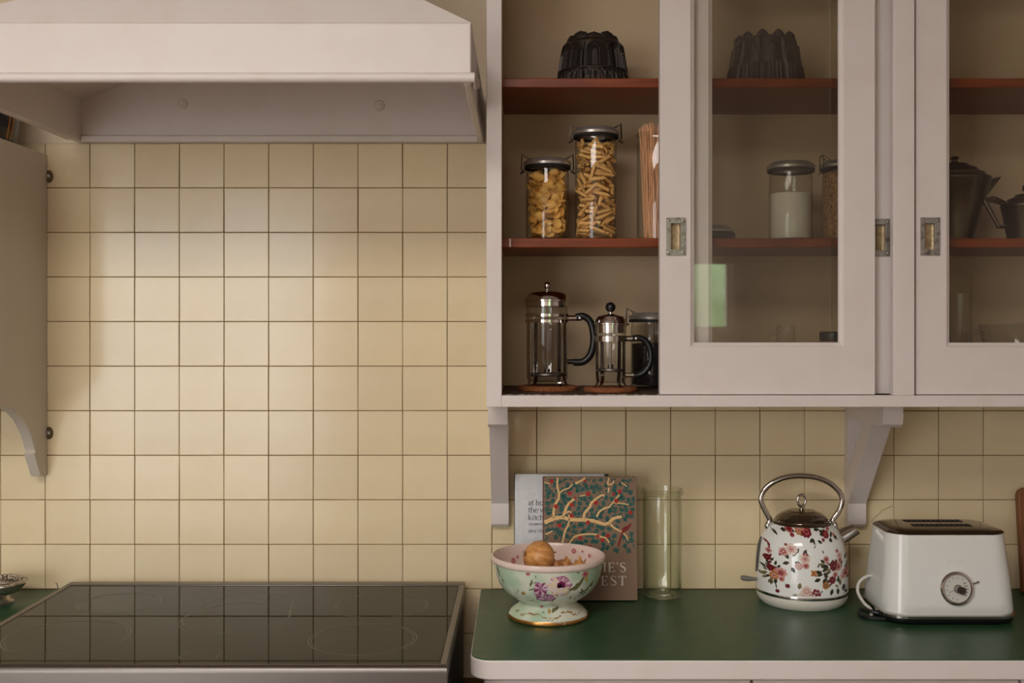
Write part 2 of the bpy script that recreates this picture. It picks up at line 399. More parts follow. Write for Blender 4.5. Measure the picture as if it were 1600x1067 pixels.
# dark vase standing on it
v = thing('vase', (-1.232, -.12, 1.8935), 'glossy dark navy vase with gold stripe on the left shelf top', 'vase')
M_navy = mat('navy_glaze', rgb(16, 18, 26), .12, coat=.5)
vp = [(0, 0), (.085, 0), (.092, .006), (.0985, .03), (.1045, .07), (.106, .11), (.098, .16), (.075, .2), (.06, .22), (.064, .235)]
MB().lathe(vp+[(.058, .235), (.055, .22), (0, .2)], 48).build('body', M_navy, v)
vs = Lathe(vp); pr = Prints(lambda a, b, e: vs.point(0, a, b, e))
for a, c in ((-.12, 'g'), (-.25, 'g'), (-.62, 'b'), (-.95, 'b'), (-1.3, 'g'), (-1.7, 'b'), (-2.1, 'g')):
    pr.line(c, [(a+.04*math.sin(t*30), .09+t) for t in [i*.01 for i in range(16)]], .05 if c == 'g' else .03, .0006)
pr.build(v, {'g': ('gold_stripe', mat('gold_lustre', rgb(176, 116, 52), .3, metal=.7)), 'b': ('blue_highlight', mat('blue_highlight_paint', rgb(72, 82, 110), .2))})  # gold is decoration; the blue lines paint highlights onto the dark glaze

# ---------------------------------------------------------------- wall cupboard
yf = -.375; yd = -.362; yr = -.335; ysf = -.305; yb = -.02
czb, cst, ctop = Z(636, yf), Z(618, yf), 2.42
x_l, x_r = X(760, yf), 1.62
cup = thing('wall_cupboard', ((x_l+x_r)/2, 0, czb), 'white wall cupboard with sliding glazed doors and red-brown shelves', 'cupboard')
co = cup.location
def cb(name, m, *b, bevel=.0015): return MB().box(*b).build(name, m, cup, co, bevel=bevel)
xs1 = X(784, yf)
cb('side_panel', M_white, x_l, xs1-.012, yf+.02, -.004, czb, ctop)
MB().box(xs1-.012, xs1-.002, yf+.02, -.022, cst-.003, ctop-.02).build('side_lining', M_inner, cup, co)
cb('side_panel', M_white, x_r-.02, x_r, yf+.02, -.004, czb, ctop)
cb('face_stile', M_white, x_l, xs1, yf, yf+.02, czb, ctop)
mx0, mx1 = X(1396, yf), X(1430, yf)-.001
cb('face_stile', M_white, mx0, mx1, yf, yf+.02, cst, ctop)
cb('face_stile', M_white, x_r-.03, x_r, yf, yf+.02, cst, ctop)
cb('face_rail', M_white, xs1, x_r, yf, yf+.02, czb, cst)
cb('face_rail', M_white, xs1, x_r-.03, yf, yf+.02, ctop-.06, ctop)
cb('bottom_board', M_white, xs1-.012, x_r-.02, yf+.02, -.004, czb, cst-.004)
MB().box(xs1-.012, mx0+.006, yf+.02, yb, cst-.004, cst-.0005).build('sill_lining', M_sill, cup, co)
MB().box(mx1-.006, x_r-.03, yf+.02, yb, cst-.004, cst-.0005).build('sill_lining', M_sill, cup, co)
cb('top_board', M_white, xs1-.012, x_r-.02, yf+.02, -.004, ctop-.02, ctop)
cb('back_panel', M_inner, xs1-.012, x_r-.02, yb, -.004, cst-.004, ctop-.02)
pm = (mx0+mx1)/2
cb('partition', M_inner, pm-.009, pm+.009, ysf, yb, cst-.0005, ctop-.02)
z1, z2, z3 = Z(122, ysf), Z(372, ysf), cst-.0005
for zt in (z1, z2):
    for a, b in ((xs1-.002, pm-.009), (pm+.009, x_r-.02)):
        cb('shelf', M_shelf, a, b, ysf, yb, zt-.0195, zt, bevel=.002)
# chips of white paint on the sill edge
rng = random.Random(5)
ch = MB()
for i in range(34):
    x = rng.uniform(xs1+.002, .27); l = rng.uniform(.002, .014)
    ch.box(x, x+l, yf+.02, yf+.02+rng.uniform(.002, .008), cst-.0008, cst+.0006)
tag(ch.build('paint_flakes', M_white, cup, co, smooth=0), kind='stuff')
MB().box(xs1+.014, xs1+.0175, ysf-.0006, ysf, z2-.0185, z2-.001).build('paint_drip', M_white, cup, co)
# a chalky drip on the lower shelf edge

def flush_pull(door, x, z, y):
    wd, ht = .0385, .0757; fr = MB()
    fr.box(x-wd/2, x-wd/2+.008, y-.003, y+.001, z-ht/2, z+ht/2).box(x+wd/2-.008, x+wd/2, y-.003, y+.001, z-ht/2, z+ht/2)
    fr.box(x-wd/2+.008, x+wd/2-.008, y-.003, y+.001, z+ht/2-.0115, z+ht/2).box(x-wd/2+.008, x+wd/2-.008, y-.003, y+.001, z-ht/2, z-ht/2+.0115)
    for i in (-1, 1):
        for j in (-1, 1):
            fr.ball((x+i*(wd/2-.0048), y-.003, z+j*(ht/2-.0058)), .0032, 10, 6, (1, .5, 1))
    fr.box(x-wd/2+.008, x-wd/2+.0095, y, y+.010, z-ht/2+.0115, z+ht/2-.0115).box(x+wd/2-.0095, x+wd/2-.008, y, y+.010, z-ht/2+.0115, z+ht/2-.0115)
    fr.build('pull_frame', M_nickel, door, co, smooth=30)
    n = 10; vs = []; fs = []
    for i in range(n+1):
        t = -1+2*i/n
        for k in (0, 1):
            vs.append((x+t*(wd/2-.0095), y+.004+.003*(1-t**4), z+(k*2-1)*(ht/2-.0125)))
    for i in range(n): fs.append((2*i, 2*i+2, 2*i+3, 2*i+1))
    o = MB().add(vs, fs); o.build('pull_cup', M_brass, door, co)

def door(x0, x1, y, pulls, ztop=2.36):
    """sliding sash: front face at y, moulded opening, pane and flush pulls"""
    zb = cst+.0015; th = .022; sw = .0615; br = Z(542, yd)-zb; bev = .0085
    zb2 = zb+br; zt2 = ztop-.06; xa, xb = x0+sw, x1-sw
    holes = sorted(pulls); mb = MB()
    def stile(a, b):
        ps = [p for p in holes if a < p < b]
        if ps:
            p = ps[0]; zc = Z(369.5, yd); hw, hh = .0112, .0268
            mb.box(a, p-hw, y, y+th, zb, ztop).box(p+hw, b, y, y+th, zb, ztop)
            mb.box(p-hw, p+hw, y, y+th, zb, zc-hh).box(p-hw, p+hw, y, y+th, zc+hh, ztop)
            mb.box(p-hw, p+hw, y+.012, y+th, zc-hh, zc+hh)
        else: mb.box(a, b, y, y+th, zb, ztop)
    stile(x0, xa); stile(xb, x1)
    mb.box(xa, xb, y, y+th, zb, zb2).box(xa, xb, y, y+th, zt2, ztop)
    d = mb.build('sliding_door', M_white, cup, co, smooth=0)
    o = [(xa, y, zb2), (xb, y, zb2), (xb, y, zt2), (xa, y, zt2)]
    q = [(xa+.002, y+.003, zb2+.002), (xb-.002, y+.003, zb2+.002), (xb-.002, y+.003, zt2-.002), (xa+.002, y+.003, zt2-.002)]
    i_ = [(xa+bev, y+.008, zb2+bev), (xb-bev, y+.008, zb2+bev), (xb-bev, y+.008, zt2-bev), (xa+bev, y+.008, zt2-bev)]
    k_ = [(p[0], y+.015, p[2]) for p in i_]
    vs = o+q+i_+k_; fs = []
    for a in (0, 4, 8):
        for i in range(4): fs.append((a+i, a+(i+1) % 4, a+4+(i+1) % 4, a+4+i))
    MB().add(vs, fs).build('glazing_bead', M_white, d, co, smooth=0)
    MB().box(xa+.003, xb-.003, y+.0125, y+.015, zb2+.003, zt2-.003).build('glass_pane', M_pane, d, co, smooth=0)
    for p in pulls: flush_pull(d, p, Z(369.5, yd), y)
    return d
fx0, fx1 = X(1031, yd), X(1367, yd)
door(fx0, fx1, yd, [X(1056, yd)])
door(.318, .752, yr, [.7285])
gx0 = X(1431, yd)
door(gx0, gx0+.431, yd, [X(1453, yd)])
door(1.17, 1.589, yr, [1.565])

# brackets under the cupboard
bprof = [(-.004, czb-.001), (-.255, czb-.001), (-.268, czb-.004), (-.270, czb-.012), (-.270, 1.300), (-.266, 1.288), (-.256, 1.2815), (-.2, 1.2806), (-.030, 1.0826),
         (-.030, 1.045), (-.027, 1.034), (-.019, 1.027), (-.004, 1.025)]
for a, b in ((-.0705, -.0297), (.756, .798)):
    # frame with a triangular opening: three prisms joined
    mb = MB()
    mb.prism([(-.004, czb-.001), (-.255, czb-.001), (-.268, czb-.004), (-.270, czb-.012), (-.270, 1.300), (-.266, 1.288), (-.256, 1.2815), (-.2, 1.2812), (-.136, 1.2816), (-.030, 1.2816), (-.004, 1.2816)], 'yz', a, b)
    mb.prism([(-.004, 1.2816), (-.030, 1.2816), (-.030, 1.158), (-.030, 1.0826), (-.030, 1.045), (-.027, 1.034), (-.019, 1.027), (-.004, 1.025)], 'yz', a, b)
    mb.prism([(-.136, 1.2816), (-.2, 1.2806), (-.030, 1.0826), (-.030, 1.158)], 'yz', a+.0005, b-.0005)
    br = mb.build('bracket', M_white, cup, co, smooth=20)
    c = (a+b)/2
    MB().lathe([(0, .004), (.004, .0035), (.005, .001), (.005, 0)], 14).xform(Matrix.Translation((c, -.030, 1.215)) @ Matrix.Rotation(PI/2, 4, 'X')).build('screw', M_nickel, br, co)

# ---------------------------------------------------------------- range cooker
rx0, rx1, ry0, ry1, rz = -1.047, -.131, -.022, -.628, .9
rc = thing('range_cooker', ((rx0+rx1)/2, -.33, 0), 'stainless steel range cooker with black glass ceramic hob', 'cooker')
ro = rc.location
MB().box(rx0+.004, rx1-.004, ry1+.03, ry0, .09, rz-.03).build('body', mat('dark_enamel', rgb(44, 40, 36), .5), rc, ro)
tr = MB(); fw_ = .013
tr.box(rx0, rx1, ry0-.03, ry0, rz-.03, rz).box(rx0, rx0+fw_, ry1+.006, ry0-.03, rz-.03, rz).box(rx1-fw_, rx1, ry1+.006, ry0-.03, rz-.03, rz)
tr.build('hob_trim', M_steel, rc, ro, bevel=.002)
MB().box(rx0+fw_+.001, rx1-fw_-.001, ry1+.006, ry0-.031, rz-.02, rz-.002).build('hob_glass', M_blackglass, rc, ro)
fp = [(ry1+.006, rz)]+[(ry1+.006-.012*math.sin(a*PI/16), rz-.012+.012*math.cos(a*PI/16)) for a in range(9)]+[(ry1-.006, .78), (ry1+.02, .78), (ry1+.02, rz-.03), (ry1+.006, rz-.03)]
MB().prism(fp, 'yz', rx0, rx1).build('front_panel', M_steel, rc, ro)
MB().box(rx0+.01, rx1-.01, ry1-.004, ry1+.03, .2, .77).build('oven_door', M_steel, rc, ro, bevel=.004)
MB().tube([(rx0+.08, ry1, .71), (rx0+.08, ry1-.05, .71), (rx1-.08, ry1-.05, .71), (rx1-.08, ry1, .71)], .009, 12).build('door_handle', M_chrome, rc, ro)
for i in range(5):
    x = rx0+.12+i*.17
    MB().lathe([(0, .03), (.016, .03), (.019, .026), (.02, 0)], 20).xform(Matrix.Translation((x, ry1-.006, .825)) @ Matrix.Rotation(PI/2, 4, 'X')).build('control_knob', M_black, rc, ro)
for x in (rx0+.06, rx1-.06):
    for y in (ry1+.08, ry0-.06):
        MB().lathe([(0, 0), (.022, 0), (.018, .09), (0, .09)], 14, (x, y, 0)).build('foot', M_black, rc, ro)
def ring(pts, wd, name='burner_ring'):
    n = len(pts); cx = sum(p[0] for p in pts)/n; cy = sum(p[1] for p in pts)/n; vs = []
    for p in pts:
        d_ = math.hypot(p[0]-cx, p[1]-cy) or 1; ux, uy = (p[0]-cx)/d_*wd, (p[1]-cy)/d_*wd
        vs += [(p[0], p[1], rz-.0018), (p[0]-ux, p[1]-uy, rz-.0018)]
    MB().add(vs, [(2*i, 2*((i+1) % n), 2*((i+1) % n)+1, 2*i+1) for i in range(n)]).build(name, M_ring, rc, ro, smooth=0, fix=False)
def circ(x, y, r, n=64): return [(x+r*math.cos(2*PI*i/n), y+r*math.sin(2*PI*i/n)) for i in range(n)]
for x, y, r in ((-.866, -.205, .087), (-.873, -.452, .116), (-.30, -.224, .100), (-.303, -.465, .103)):
    ring(circ(x, y, r), .0016); ring(circ(x, y, r-.006), .0010)
ring(circ(-.583, -.315, .108), .0016)
ring([(-.583+p[0], p[1]) for p in arc(0, -.21, .09, 0, 180, 24)]+[(-.583+p[0], p[1]) for p in arc(0, -.335, .109, 180, 360, 24)], .0012)
ring([(-.617, -.588), (-.549, -.588), (-.549, -.54), (-.617, -.54)], .0014, 'touch_panel_outline')

# ---------------------------------------------------------------- counters
cz = Z(920, 0); cyf2 = -.526
def worktop(x0, x1, rl, rr, label, name='worktop'):
    def outline(ins):
        p = [(x0+ins, -.005)]
        p += arc(x0+rl, cyf2+rl, rl-ins, 180, 270, 10) if rl else [(x0+ins, cyf2+ins)]
        p += arc(x1-rr, cyf2+rr, rr-ins, 270, 360, 10) if rr else [(x1-ins, cyf2+ins)]
        return p+[(x1-ins, -.005)]
    t = thing(name, ((x0+x1)/2, -.26, cz-.038), label, 'worktop')
    MB().prism(outline(0), 'xy', cz-.038, cz-.002).build('edge_slab', M_white, t, t.location, bevel=.003)
    MB().prism(outline(.002), 'xy', cz-.002, cz).build('linoleum_top', M_lino, t, t.location)
    return t
worktop(-.0965, 2.48, .04, 0, 'dark green worktop with white rounded edge under the kettle and toaster')
worktop(-3.3, -1.062, 0, .0, 'strip of dark green worktop left of the cooker under the silver dish')
def base_cab(x0, x1, n, label):
    t = thing('base_cabinet', ((x0+x1)/2, -.26, 0), label, 'cabinet'); o = t.location
    MB().box(x0, x1, -.47, -.02, .1, cz-.0385).build('carcass', M_white, t, o)
    MB().box(x0+.02, x1-.02, -.42, -.02, 0, .1).build('plinth', M_dark, t, o)
    wd = (x1-x0)/n
    for i in range(n):
        dd = MB().box(x0+i*wd+.003, x0+(i+1)*wd-.003, -.490, -.4705, .11, cz-.05).build('door', M_white, t, o, bevel=.003)
        MB().lathe([(0, .024), (.012, .022), (.014, .016), (.006, .008), (.006, 0)], 16).xform(Matrix.Translation((x0+(i+(.15 if i % 2 else .85))*wd, -.490, .7)) @ Matrix.Rotation(PI/2, 4, 'X')).build('knob', M_nickel, dd, o)
base_cab(-.072, 2.46, 5, 'white base cabinet below the right green worktop')
base_cab(-3.28, -1.075, 4, 'white base cabinet left of the cooker')
# ---------------------------------------------------------------- jelly moulds on the top shelf
def jelly_mould(loc, label, m, r0, r1, H, kind):
    t = thing('jelly_mould', loc, label, 'mould', 'jelly moulds on the top shelf')
    n, rows = 300, 64; NP = 10; vs = []; fs = []
    def relief(u, tt):
        u = abs(u)
        if kind == 0:
            h = -.0035 if u > .93 else 0.0
            if tt > .40:                       # gothic window with nested mouldings
                sp = .70; s_ = u if tt < sp else math.sqrt(u*u+((tt-sp)*3.6)**2)+max(0, (tt-sp))*.3
                for a, hh in ((.82, .0028), (.60, .0014), (.40, .0026)):
                    if s_ < a: h = hh if s_ > a-.13 else -.0012
            elif tt < .36:                     # pairs of small arches below
                u2 = abs((u % .5)*4-1); sp = .2
                s_ = u2 if tt < sp else math.sqrt(u2*u2+((tt-sp)*5.5)**2)
                if s_ < .86: h = .0018 if s_ > .6 else (.0010-.0016*s_)
            else: h = .0022
            return h
        h = -.004*max(0, (u-.75)/.25)          # tall pointed petals over fluting
        pt = .86-.5*u*u
        if tt < pt: h += .0035*(1-min(1, u*1.05))**.5
        if tt < .46: h += .0014*math.cos(u*PI*6)
        return h
    for j in range(rows+1):
        tt = j/rows; r = r0+(r1-r0)*tt
        if tt > .94: r -= (tt-.94)/.06*.006
        for i in range(n):
            a = 2*PI*i/n; u = ((i/n*NP) % 1)*2-1
            rr = r+relief(u, tt)*min(1, (1-tt)*14); vs.append((rr*math.cos(a), rr*math.sin(a), tt*H))
    for j in range(rows):
        for i in range(n):
            k = (i+1) % n; fs.append((j*n+i, j*n+k, (j+1)*n+k, (j+1)*n+i))
    c = len(vs); vs.append((0, 0, H*1.005))
    for i in range(n): fs.append((rows*n+i, rows*n+(i+1) % n, c))
    MB().add(vs, fs).build('fluted_body', m, t, smooth=60)
    cr = r1-.011
    for k in range(NP):
        a = 2*PI*(k+.5)/NP+(.0 if kind == 0 else .3); mb = MB()
        if kind == 0:
            big = k % 2 == 0
            for q in range(5):
                b = a+(q-2)*.11
                mb.ball(((cr-.003)*math.cos(b), (cr-.003)*math.sin(b), H-.004), .010, 10, 8, (.85, .85, (2.15 if big else 1.75)-.16*abs(q-2)))
        else:
            mb.lathe([(.0135, -.004), (.012, .004), (.0075, .0095), (.003, .013), (0, .0145)], 12, (cr*math.cos(a), cr*math.sin(a), H))
        mb.build('crown_lobe', m, t, smooth=60)
    MB().lathe([(r0+.003, 0), (r0+.004, .002), (r0+.001, .004)], 60).build('rolled_rim', m, t)
    return t
jelly_mould((X(926, -.16), -.16, z1), 'blackened tin jelly mould with gothic arches on open top shelf', M_mould, .0815, .0635, Z(68, -.16)-z1, 0)
jelly_mould((X(1195.5, -.16), -.16, z1), 'grey tin jelly mould with pointed flutes behind the glass door', M_mould2, .0845, .0665, Z(65, -.16)-z1, 1)

# ---------------------------------------------------------------- storage jars
def jar_glass(r, h, t, neck=True, m=None, name='glass_body'):
    pr = [(0, .004), (r-.006, .004), (r-.001, .0), (r, .006), (r, h-.020), (r-.0015, h-.014), (r-.0015, h-.006), (r+.002, h-.004), (r+.002, h), (r-.002, h)]
    o = MB().lathe(pr, 56).build(name, m or M_glass, t)
    b = MB().lathe([(0, .007), (r-.008, .007), (r-.003, .011)], 40).build('glass_base', m or M_glass, o)
    return o
def jar_lid(t, r, z, m=None, seal=True):
    l = MB().lathe([(r-.004, z-.003), (r, z-.001), (r+.001, z+.004), (r-.001, z+.0075), (r-.006, z+.0085), (r-.008, z+.012), (r-.010, z+.0135), (0, z+.0145)], 56).build('lid', m or M_tin, t)
    if seal: MB().lathe([(r-.0045, z-.008), (r-.001, z-.008), (r-.001, z-.003), (r-.0045, z-.003)], 48).build('rubber_seal', M_dark, l)
    return l
def clip(t, r, z, sgn, yaw=0.0):
    """spring wire clamp: triangle ear standing off the rim and a hook below it"""
    pts = [(sgn*(r-.015), 0, z+.0125), (sgn*(r+.004), 0, z+.0235), (sgn*(r+.0055), 0, z-.008), (sgn*(r-.001), 0, z-.012), (sgn*(r+.008), 0, z-.017)]
    M = Matrix.Rotation(yaw, 4, 'Z')
    mb = MB()
    for dy in (-.007, .007): mb.tube([M @ (Vector(p)+Vector((0, dy, 0))) for p in pts], .0013, 6)
    mb.tube([M @ Vector((pts[1][0], -.007, pts[1][2])), M @ Vector((pts[1][0], .007, pts[1][2]))], .0013, 6)
    mb.build('wire_clip', M_wire, t)
def seg_dist(a0, a1, b0, b1):
    u = a1-a0; v = b1-b0; w_ = a0-b0; a = u.dot(u); b = u.dot(v); c = v.dot(v); d_ = u.dot(w_); e = v.dot(w_); D = a*c-b*b
    s_ = 0 if D < 1e-12 else max(0, min(1, (b*e-c*d_)/D)); t_ = max(0, min(1, (b*s_+e)/c)); s_ = max(0, min(1, (b*t_-d_)/a))
    return (w_+u*s_-v*t_).length
JY = -.18
# orecchiette jar
tA = thing('storage_jar', (X(855.5, JY), JY, z2), 'shorter clip-top glass jar of shell pasta on the middle shelf', 'jar', 'glass storage jars')
rA = .0466; hA = Z(259, JY)-z2
jar_glass(rA, hA, tA); jar_lid(tA, .0515, hA)
for sg in (-1, 1): clip(tA, .0515, hA, sg)
# penne jar
tB = thing('storage_jar', (X(931, JY), JY, z2), 'tall clip-top glass jar filled with penne pasta', 'jar', 'glass storage jars')
rB = .0452; hB = Z(211, JY)-z2
jar_glass(rB, hB, tB); jar_lid(tB, .0505, hB)
for sg in (-1, 1): clip(tB, .0505, hB, sg)
# penne: short tubes with slanted ends
pm_ = MB(); n = 9; R, L_ = .0039, .0325
ring_ = []
for sgn, rr in ((-1, R), (1, R), (1, R*.62), (-1, R*.62)):
    ring_.append([(rr*math.cos(2*PI*k/n), rr*math.sin(2*PI*k/n), sgn*L_/2+.9*R*math.cos(2*PI*k/n)) for k in range(n)])
pv = [p for r_ in ring_ for p in r_]
pf = [(q*n+k, q*n+(k+1) % n, ((q+1) % 4)*n+(k+1) % n, ((q+1) % 4)*n+k) for q in range(4) for k in range(n)]
penne = pm_.add(pv, pf).mesh('penne', M_pasta, smooth=50)
rng = random.Random(21); segs = []
def try_fill(count, r_in, zlo, zhi, half, mind, tries, shell):
    out = []
    for _ in range(tries):
        if len(out) >= count: break
        rr = r_in*math.sqrt(rng.uniform(shell*shell, 1)); a = rng.uniform(0, 2*PI); zc = rng.uniform(zlo, zhi)
        c = Vector((rr*math.cos(a), rr*math.sin(a), zc))
        tl = rng.gauss(0, .5); tang = Vector((-math.sin(a), math.cos(a), 0)); rad = Vector((math.cos(a), math.sin(a), 0))
        d_ = (tang*math.cos(tl)+Vector((0, 0, 1))*math.sin(tl)+rad*rng.gauss(0, .28)).normalized()
        p0, p1 = c-d_*half, c+d_*half
        if max(math.hypot(p0.x, p0.y), math.hypot(p1.x, p1.y)) > r_in+.001 or min(p0.z, p1.z) < zlo-.003: continue
        if any(abs(q[0].z-c.z) < .04 and seg_dist(p0, p1, q[1], q[2]) < mind for q in out): continue
        out.append((c, p0, p1, d_))
    return out
for c, p0, p1, d_ in try_fill(290, rB-.0046, .014, hB-.022, L_/2, .0062, 14000, .55):
    o = bpy.data.objects.new('penne', penne); COL.objects.link(o)
    o.location = Vector(tB.location)+c; o.rotation_euler = (d_.to_track_quat('Z', 'Y') @ Matrix.Rotation(rng.uniform(0, 6.28), 3, 'Z').to_quaternion()).to_euler()
    tag(o, 'short penne tube among the pasta filling the tall clip-top jar', 'pasta', 'penne in the tall jar')
# little cupped discs of pasta
sm = MB(); n = 12; vs = [(0, 0, -.0042)]; fs = []
for q, (rr, zz) in enumerate(((.0052, -.0034), (.0090, -.001), (.0106, .0022), (.0096, .0019), (.0052, -.0020))):
    vs += [(rr*math.cos(2*PI*k/n)*(1.12), rr*math.sin(2*PI*k/n), zz) for k in range(n)]
vs.append((0, 0, -.0024))
for k in range(n):
    j = (k+1) % n; fs.append((0, 1+j, 1+k))
    for q in range(4): fs.append((1+q*n+k, 1+q*n+j, 1+(q+1)*n+j, 1+(q+1)*n+k))
    fs.append((1+4*n+k, 1+4*n+j, 1+5*n))
shell = sm.add(vs, fs).mesh('pasta_shell', M_pasta2, smooth=60)
pts = []
for _ in range(16000):
    if len(pts) >= 190: break
    rr = (rA-.0098)*math.sqrt(rng.uniform(.3, 1)); a = rng.uniform(0, 2*PI); c = Vector((rr*math.cos(a), rr*math.sin(a), rng.uniform(.015, hA-.018)))
    if any((c-q).length < .0102 for q in pts): continue
    pts.append(c)
    o = bpy.data.objects.new('pasta_shell', shell); COL.objects.link(o); o.location = Vector(tA.location)+c
    d_ = Vector((math.cos(a)*rng.choice((-1, 1))+rng.gauss(0, .6), math.sin(a)*rng.choice((-1, 1))+rng.gauss(0, .6), rng.gauss(0, .7))).normalized()
    o.rotation_euler = d_.to_track_quat('Z', 'Y').to_euler()
    tag(o, 'round cupped pasta piece in the shorter clip-top jar', 'pasta', 'pasta shells in the short jar')
# spaghetti jar, open
tC = thing('storage_jar', (X(1029, JY), JY, z2), 'open glass jar of brown spaghetti beside the sliding door', 'jar', 'glass storage jars')
hC = Z(210, JY)-z2
jar_glass(.0468, hC, tC)
sp = MB()
for i in range(230):
    a = rng.uniform(0, 2*PI); rr = .033*math.sqrt(rng.uniform(.1, 1)); a2 = a+rng.gauss(0, .7); r2 = min(.0415, rr*rng.uniform(.8, 1.5))
    top = hC+rng.uniform(.006, .020)
    sp.tube([(rr*math.cos(a), rr*math.sin(a), .008), (r2*math.cos(a2), r2*math.sin(a2), top)], .0010, 5)
tag(sp.build('spaghetti', M_spag, None, loc=tC.location), 'bundle of brown spaghetti standing in the open glass jar', 'pasta', kind='stuff')
# flour jar
tD = thing('storage_jar', (X(1235.5, JY), JY, z2), 'lidded glass jar half full of white flour behind the glass door', 'jar', 'glass storage jars')
hD = Z(264, JY)-z2
jar_glass(.0466, hD, tD); jar_lid(tD, .0515, hD)
fh = Z(302, JY)-z2
tag(MB().lathe([(0, .008), (.0435, .008), (.0445, .012), (.0445, fh-.002), (.035, fh+.001), (.015, fh-.002), (0, fh-.001)], 48).build('flour', M_flour, None, loc=tD.location), 'white flour filling the lower part of the lidded jar', 'flour', kind='stuff')
# grain jar
tE = thing('storage_jar', (X(1319, JY), JY, z2), 'clip-top glass jar of brown grain at the door stile', 'jar', 'glass storage jars')
hE = Z(262, JY)-z2
jar_glass(.0466, hE, tE); jar_lid(tE, .0515, hE)
for sg in (-1, 1): clip(tE, .0515, hE, sg, .3)
gr = MB(); gr.lathe([(0, .008), (.041, .008), (.041, hE-.012), (0, hE-.010)], 32)
for i in range(2600):
    a = rng.uniform(0, 2*PI); b = len(gr.v)
    gr.ball((0, 0, 0), .0028, 5, 4, (.55, .55, 1.2))
    gr.xform(Matrix.Translation((.0415*math.cos(a), .0415*math.sin(a), rng.uniform(.012, hE-.012))) @ Matrix.Rotation(rng.uniform(0, 3.1), 4, 'X') @ Matrix.Rotation(rng.uniform(0, 3.1), 4, 'Y'), b)
tag(gr.build('grain', M_grain, None, loc=tE.location, fix=False), 'brown grain filling the clip-top jar by the door stile', 'grain', kind='stuff')
# loose lid
tl = thing('jar_lid', (X(1112, -.25), -.25, z2), 'loose dark metal jar lid lying on the middle shelf', 'lid')
MB().lathe([(.046, 0), (.049, .004), (.049, .013), (.045, .017), (.044, .021), (.036, .0245)], 48).build('lid_skirt', mat('dark_lacquer', rgb(40, 37, 34), .3, metal=.6), tl)
MB().lathe([(.0455, .0155), (.0465, .020), (.039, .026), (.036, .0265), (.034, .030), (0, .031)], 48).build('lid_top', M_tin, tl)

# ---------------------------------------------------------------- bottom compartment: coffee presses
def cork(x, y, r, label):
    return tag(MB().lathe([(0, 0), (r-.002, 0), (r, .002), (r, .008), (r-.003, .0105), (0, .0105)], 56).build('cork_mat', M_cork, None, loc=(x, y, z3)), label, 'trivet', 'cork mats under the coffee presses')
M_pglass = glass('press_glass', (.93, .93, .92, 1), ior=1.6, rim=(.2, .18, .15, 1))
def press(px, y, label, r, zs, knob_r, knob_m, handle, double):
    """zs: glass_top, skirt_bottom, dome_bottom, dome_top, knob_centre, band_hi, band_lo, disc, handle_hi, handle_lo (pixel rows)"""
    base = z3+.0105; x = X(px, y)
    t = thing('coffee_press', (x, y, base), label, 'coffee press', 'coffee presses')
    h = lambda py: Z(py, y)-base
    gt, sk, db, dt, kc, bh, bl, dc, hh, hl = [h(v) for v in zs]
    MB().lathe([(0, .009), (r*.75, .009), (r-.004, .011), (r-.001, .016), (r-.001, gt), (r+.002, gt+.003)], 56).build('glass_beaker', M_pglass, t)
    lid = MB().lathe([(r-.002, sk), (r+.0005, sk), (r+.0005, db-.002), (r+.0035, db-.001), (r+.0035, db+.002), (r+.001, db+.003), (r-.001, db+(dt-db)*.45), (r*.86, db+(dt-db)*.72), (r*.6, dt-.0025), (r*.25, dt-.0005), (.003, dt+.001), (.003, kc-knob_r*.9), (0, kc-knob_r*.9)], 56).build('domed_lid', M_chrome, t)
    MB().ball((0, 0, kc), knob_r, 24, 14).build('knob', knob_m, lid)
    MB().tube([(0, 0, dc), (0, 0, sk)], .002, 10).build('plunger_rod', M_chrome, t)
    MB().lathe([(0, dc-.002), (r-.004, dc-.003), (r-.003, dc), (r-.004, dc+.003), (r*.5, dc+.0035), (.006, dc+.004), (.006, dc+.012), (0, dc+.012)], 40).build('filter_disc', M_steel, t)
    if double:
        b = MB()
        for zz in (bh-.002, bl+.002): b.lathe([(r, zz-.0035), (r+.0022, zz-.003), (r+.0022, zz+.003), (r, zz+.0035)], 56)
    else: b = MB().lathe([(r, bl), (r+.0018, bl+.0005), (r+.0018, bh-.0005), (r, bh)], 56)
    b.build('frame_band', M_chrome, t)
    for k in range(4):
        a = math.radians(-62+k*90 if not double else -58+k*90); c_, s_ = math.cos(a), math.sin(a)
        prof_ = [(r+.0012, bl+.004), (r+.0012, .028), (r-.001, .016), (r+.002, .006), (r+.006, .0008), (r+.010, .0008)]
        pts = [Vector((q*c_, q*s_, zz)) for q, zz in prof_]; tv = Vector((-s_, c_, 0)); nv = Vector((c_, s_, 0)); vs = []; fs = []
        for i, p_ in enumerate(pts):
            w2 = .0042 if i < 4 else .003
            vs += [p_-tv*w2, p_+tv*w2, p_+tv*w2-nv*.0012+Vector((0, 0, .0006)), p_-tv*w2-nv*.0012+Vector((0, 0, .0006))]
        for i in range(len(pts)-1):
            for k2 in range(4): fs.append((4*i+k2, 4*i+(k2+1) % 4, 4*i+4+(k2+1) % 4, 4*i+4+k2))
        MB().add(vs, fs).build('frame_leg', M_chrome, t)
    hp = [(X(a, y)-x, 0, h(b_)) for a, b_ in handle]
    hd_ = MB().tube(spline(hp, 6), .0078 if double else .0066, 12).build('handle', M_black, t)
    MB().tube([(r, 0, hh), (hp[0][0]+.012, 0, hh)], .0062, 12).build('handle_socket', M_chrome, hd_)
    MB().ball((hp[0][0]+.008, -.006, hh), .0042, 12, 8, (1, .6, 1)).build('bolt', M_chrome, hd_)
    MB().tube([(r-.001, 0, hl), (hp[-1][0]+.006, 0, hl)], .0055 if double else .005, 12).build('handle_clip', M_chrome if not double else M_black, hd_)
    return t
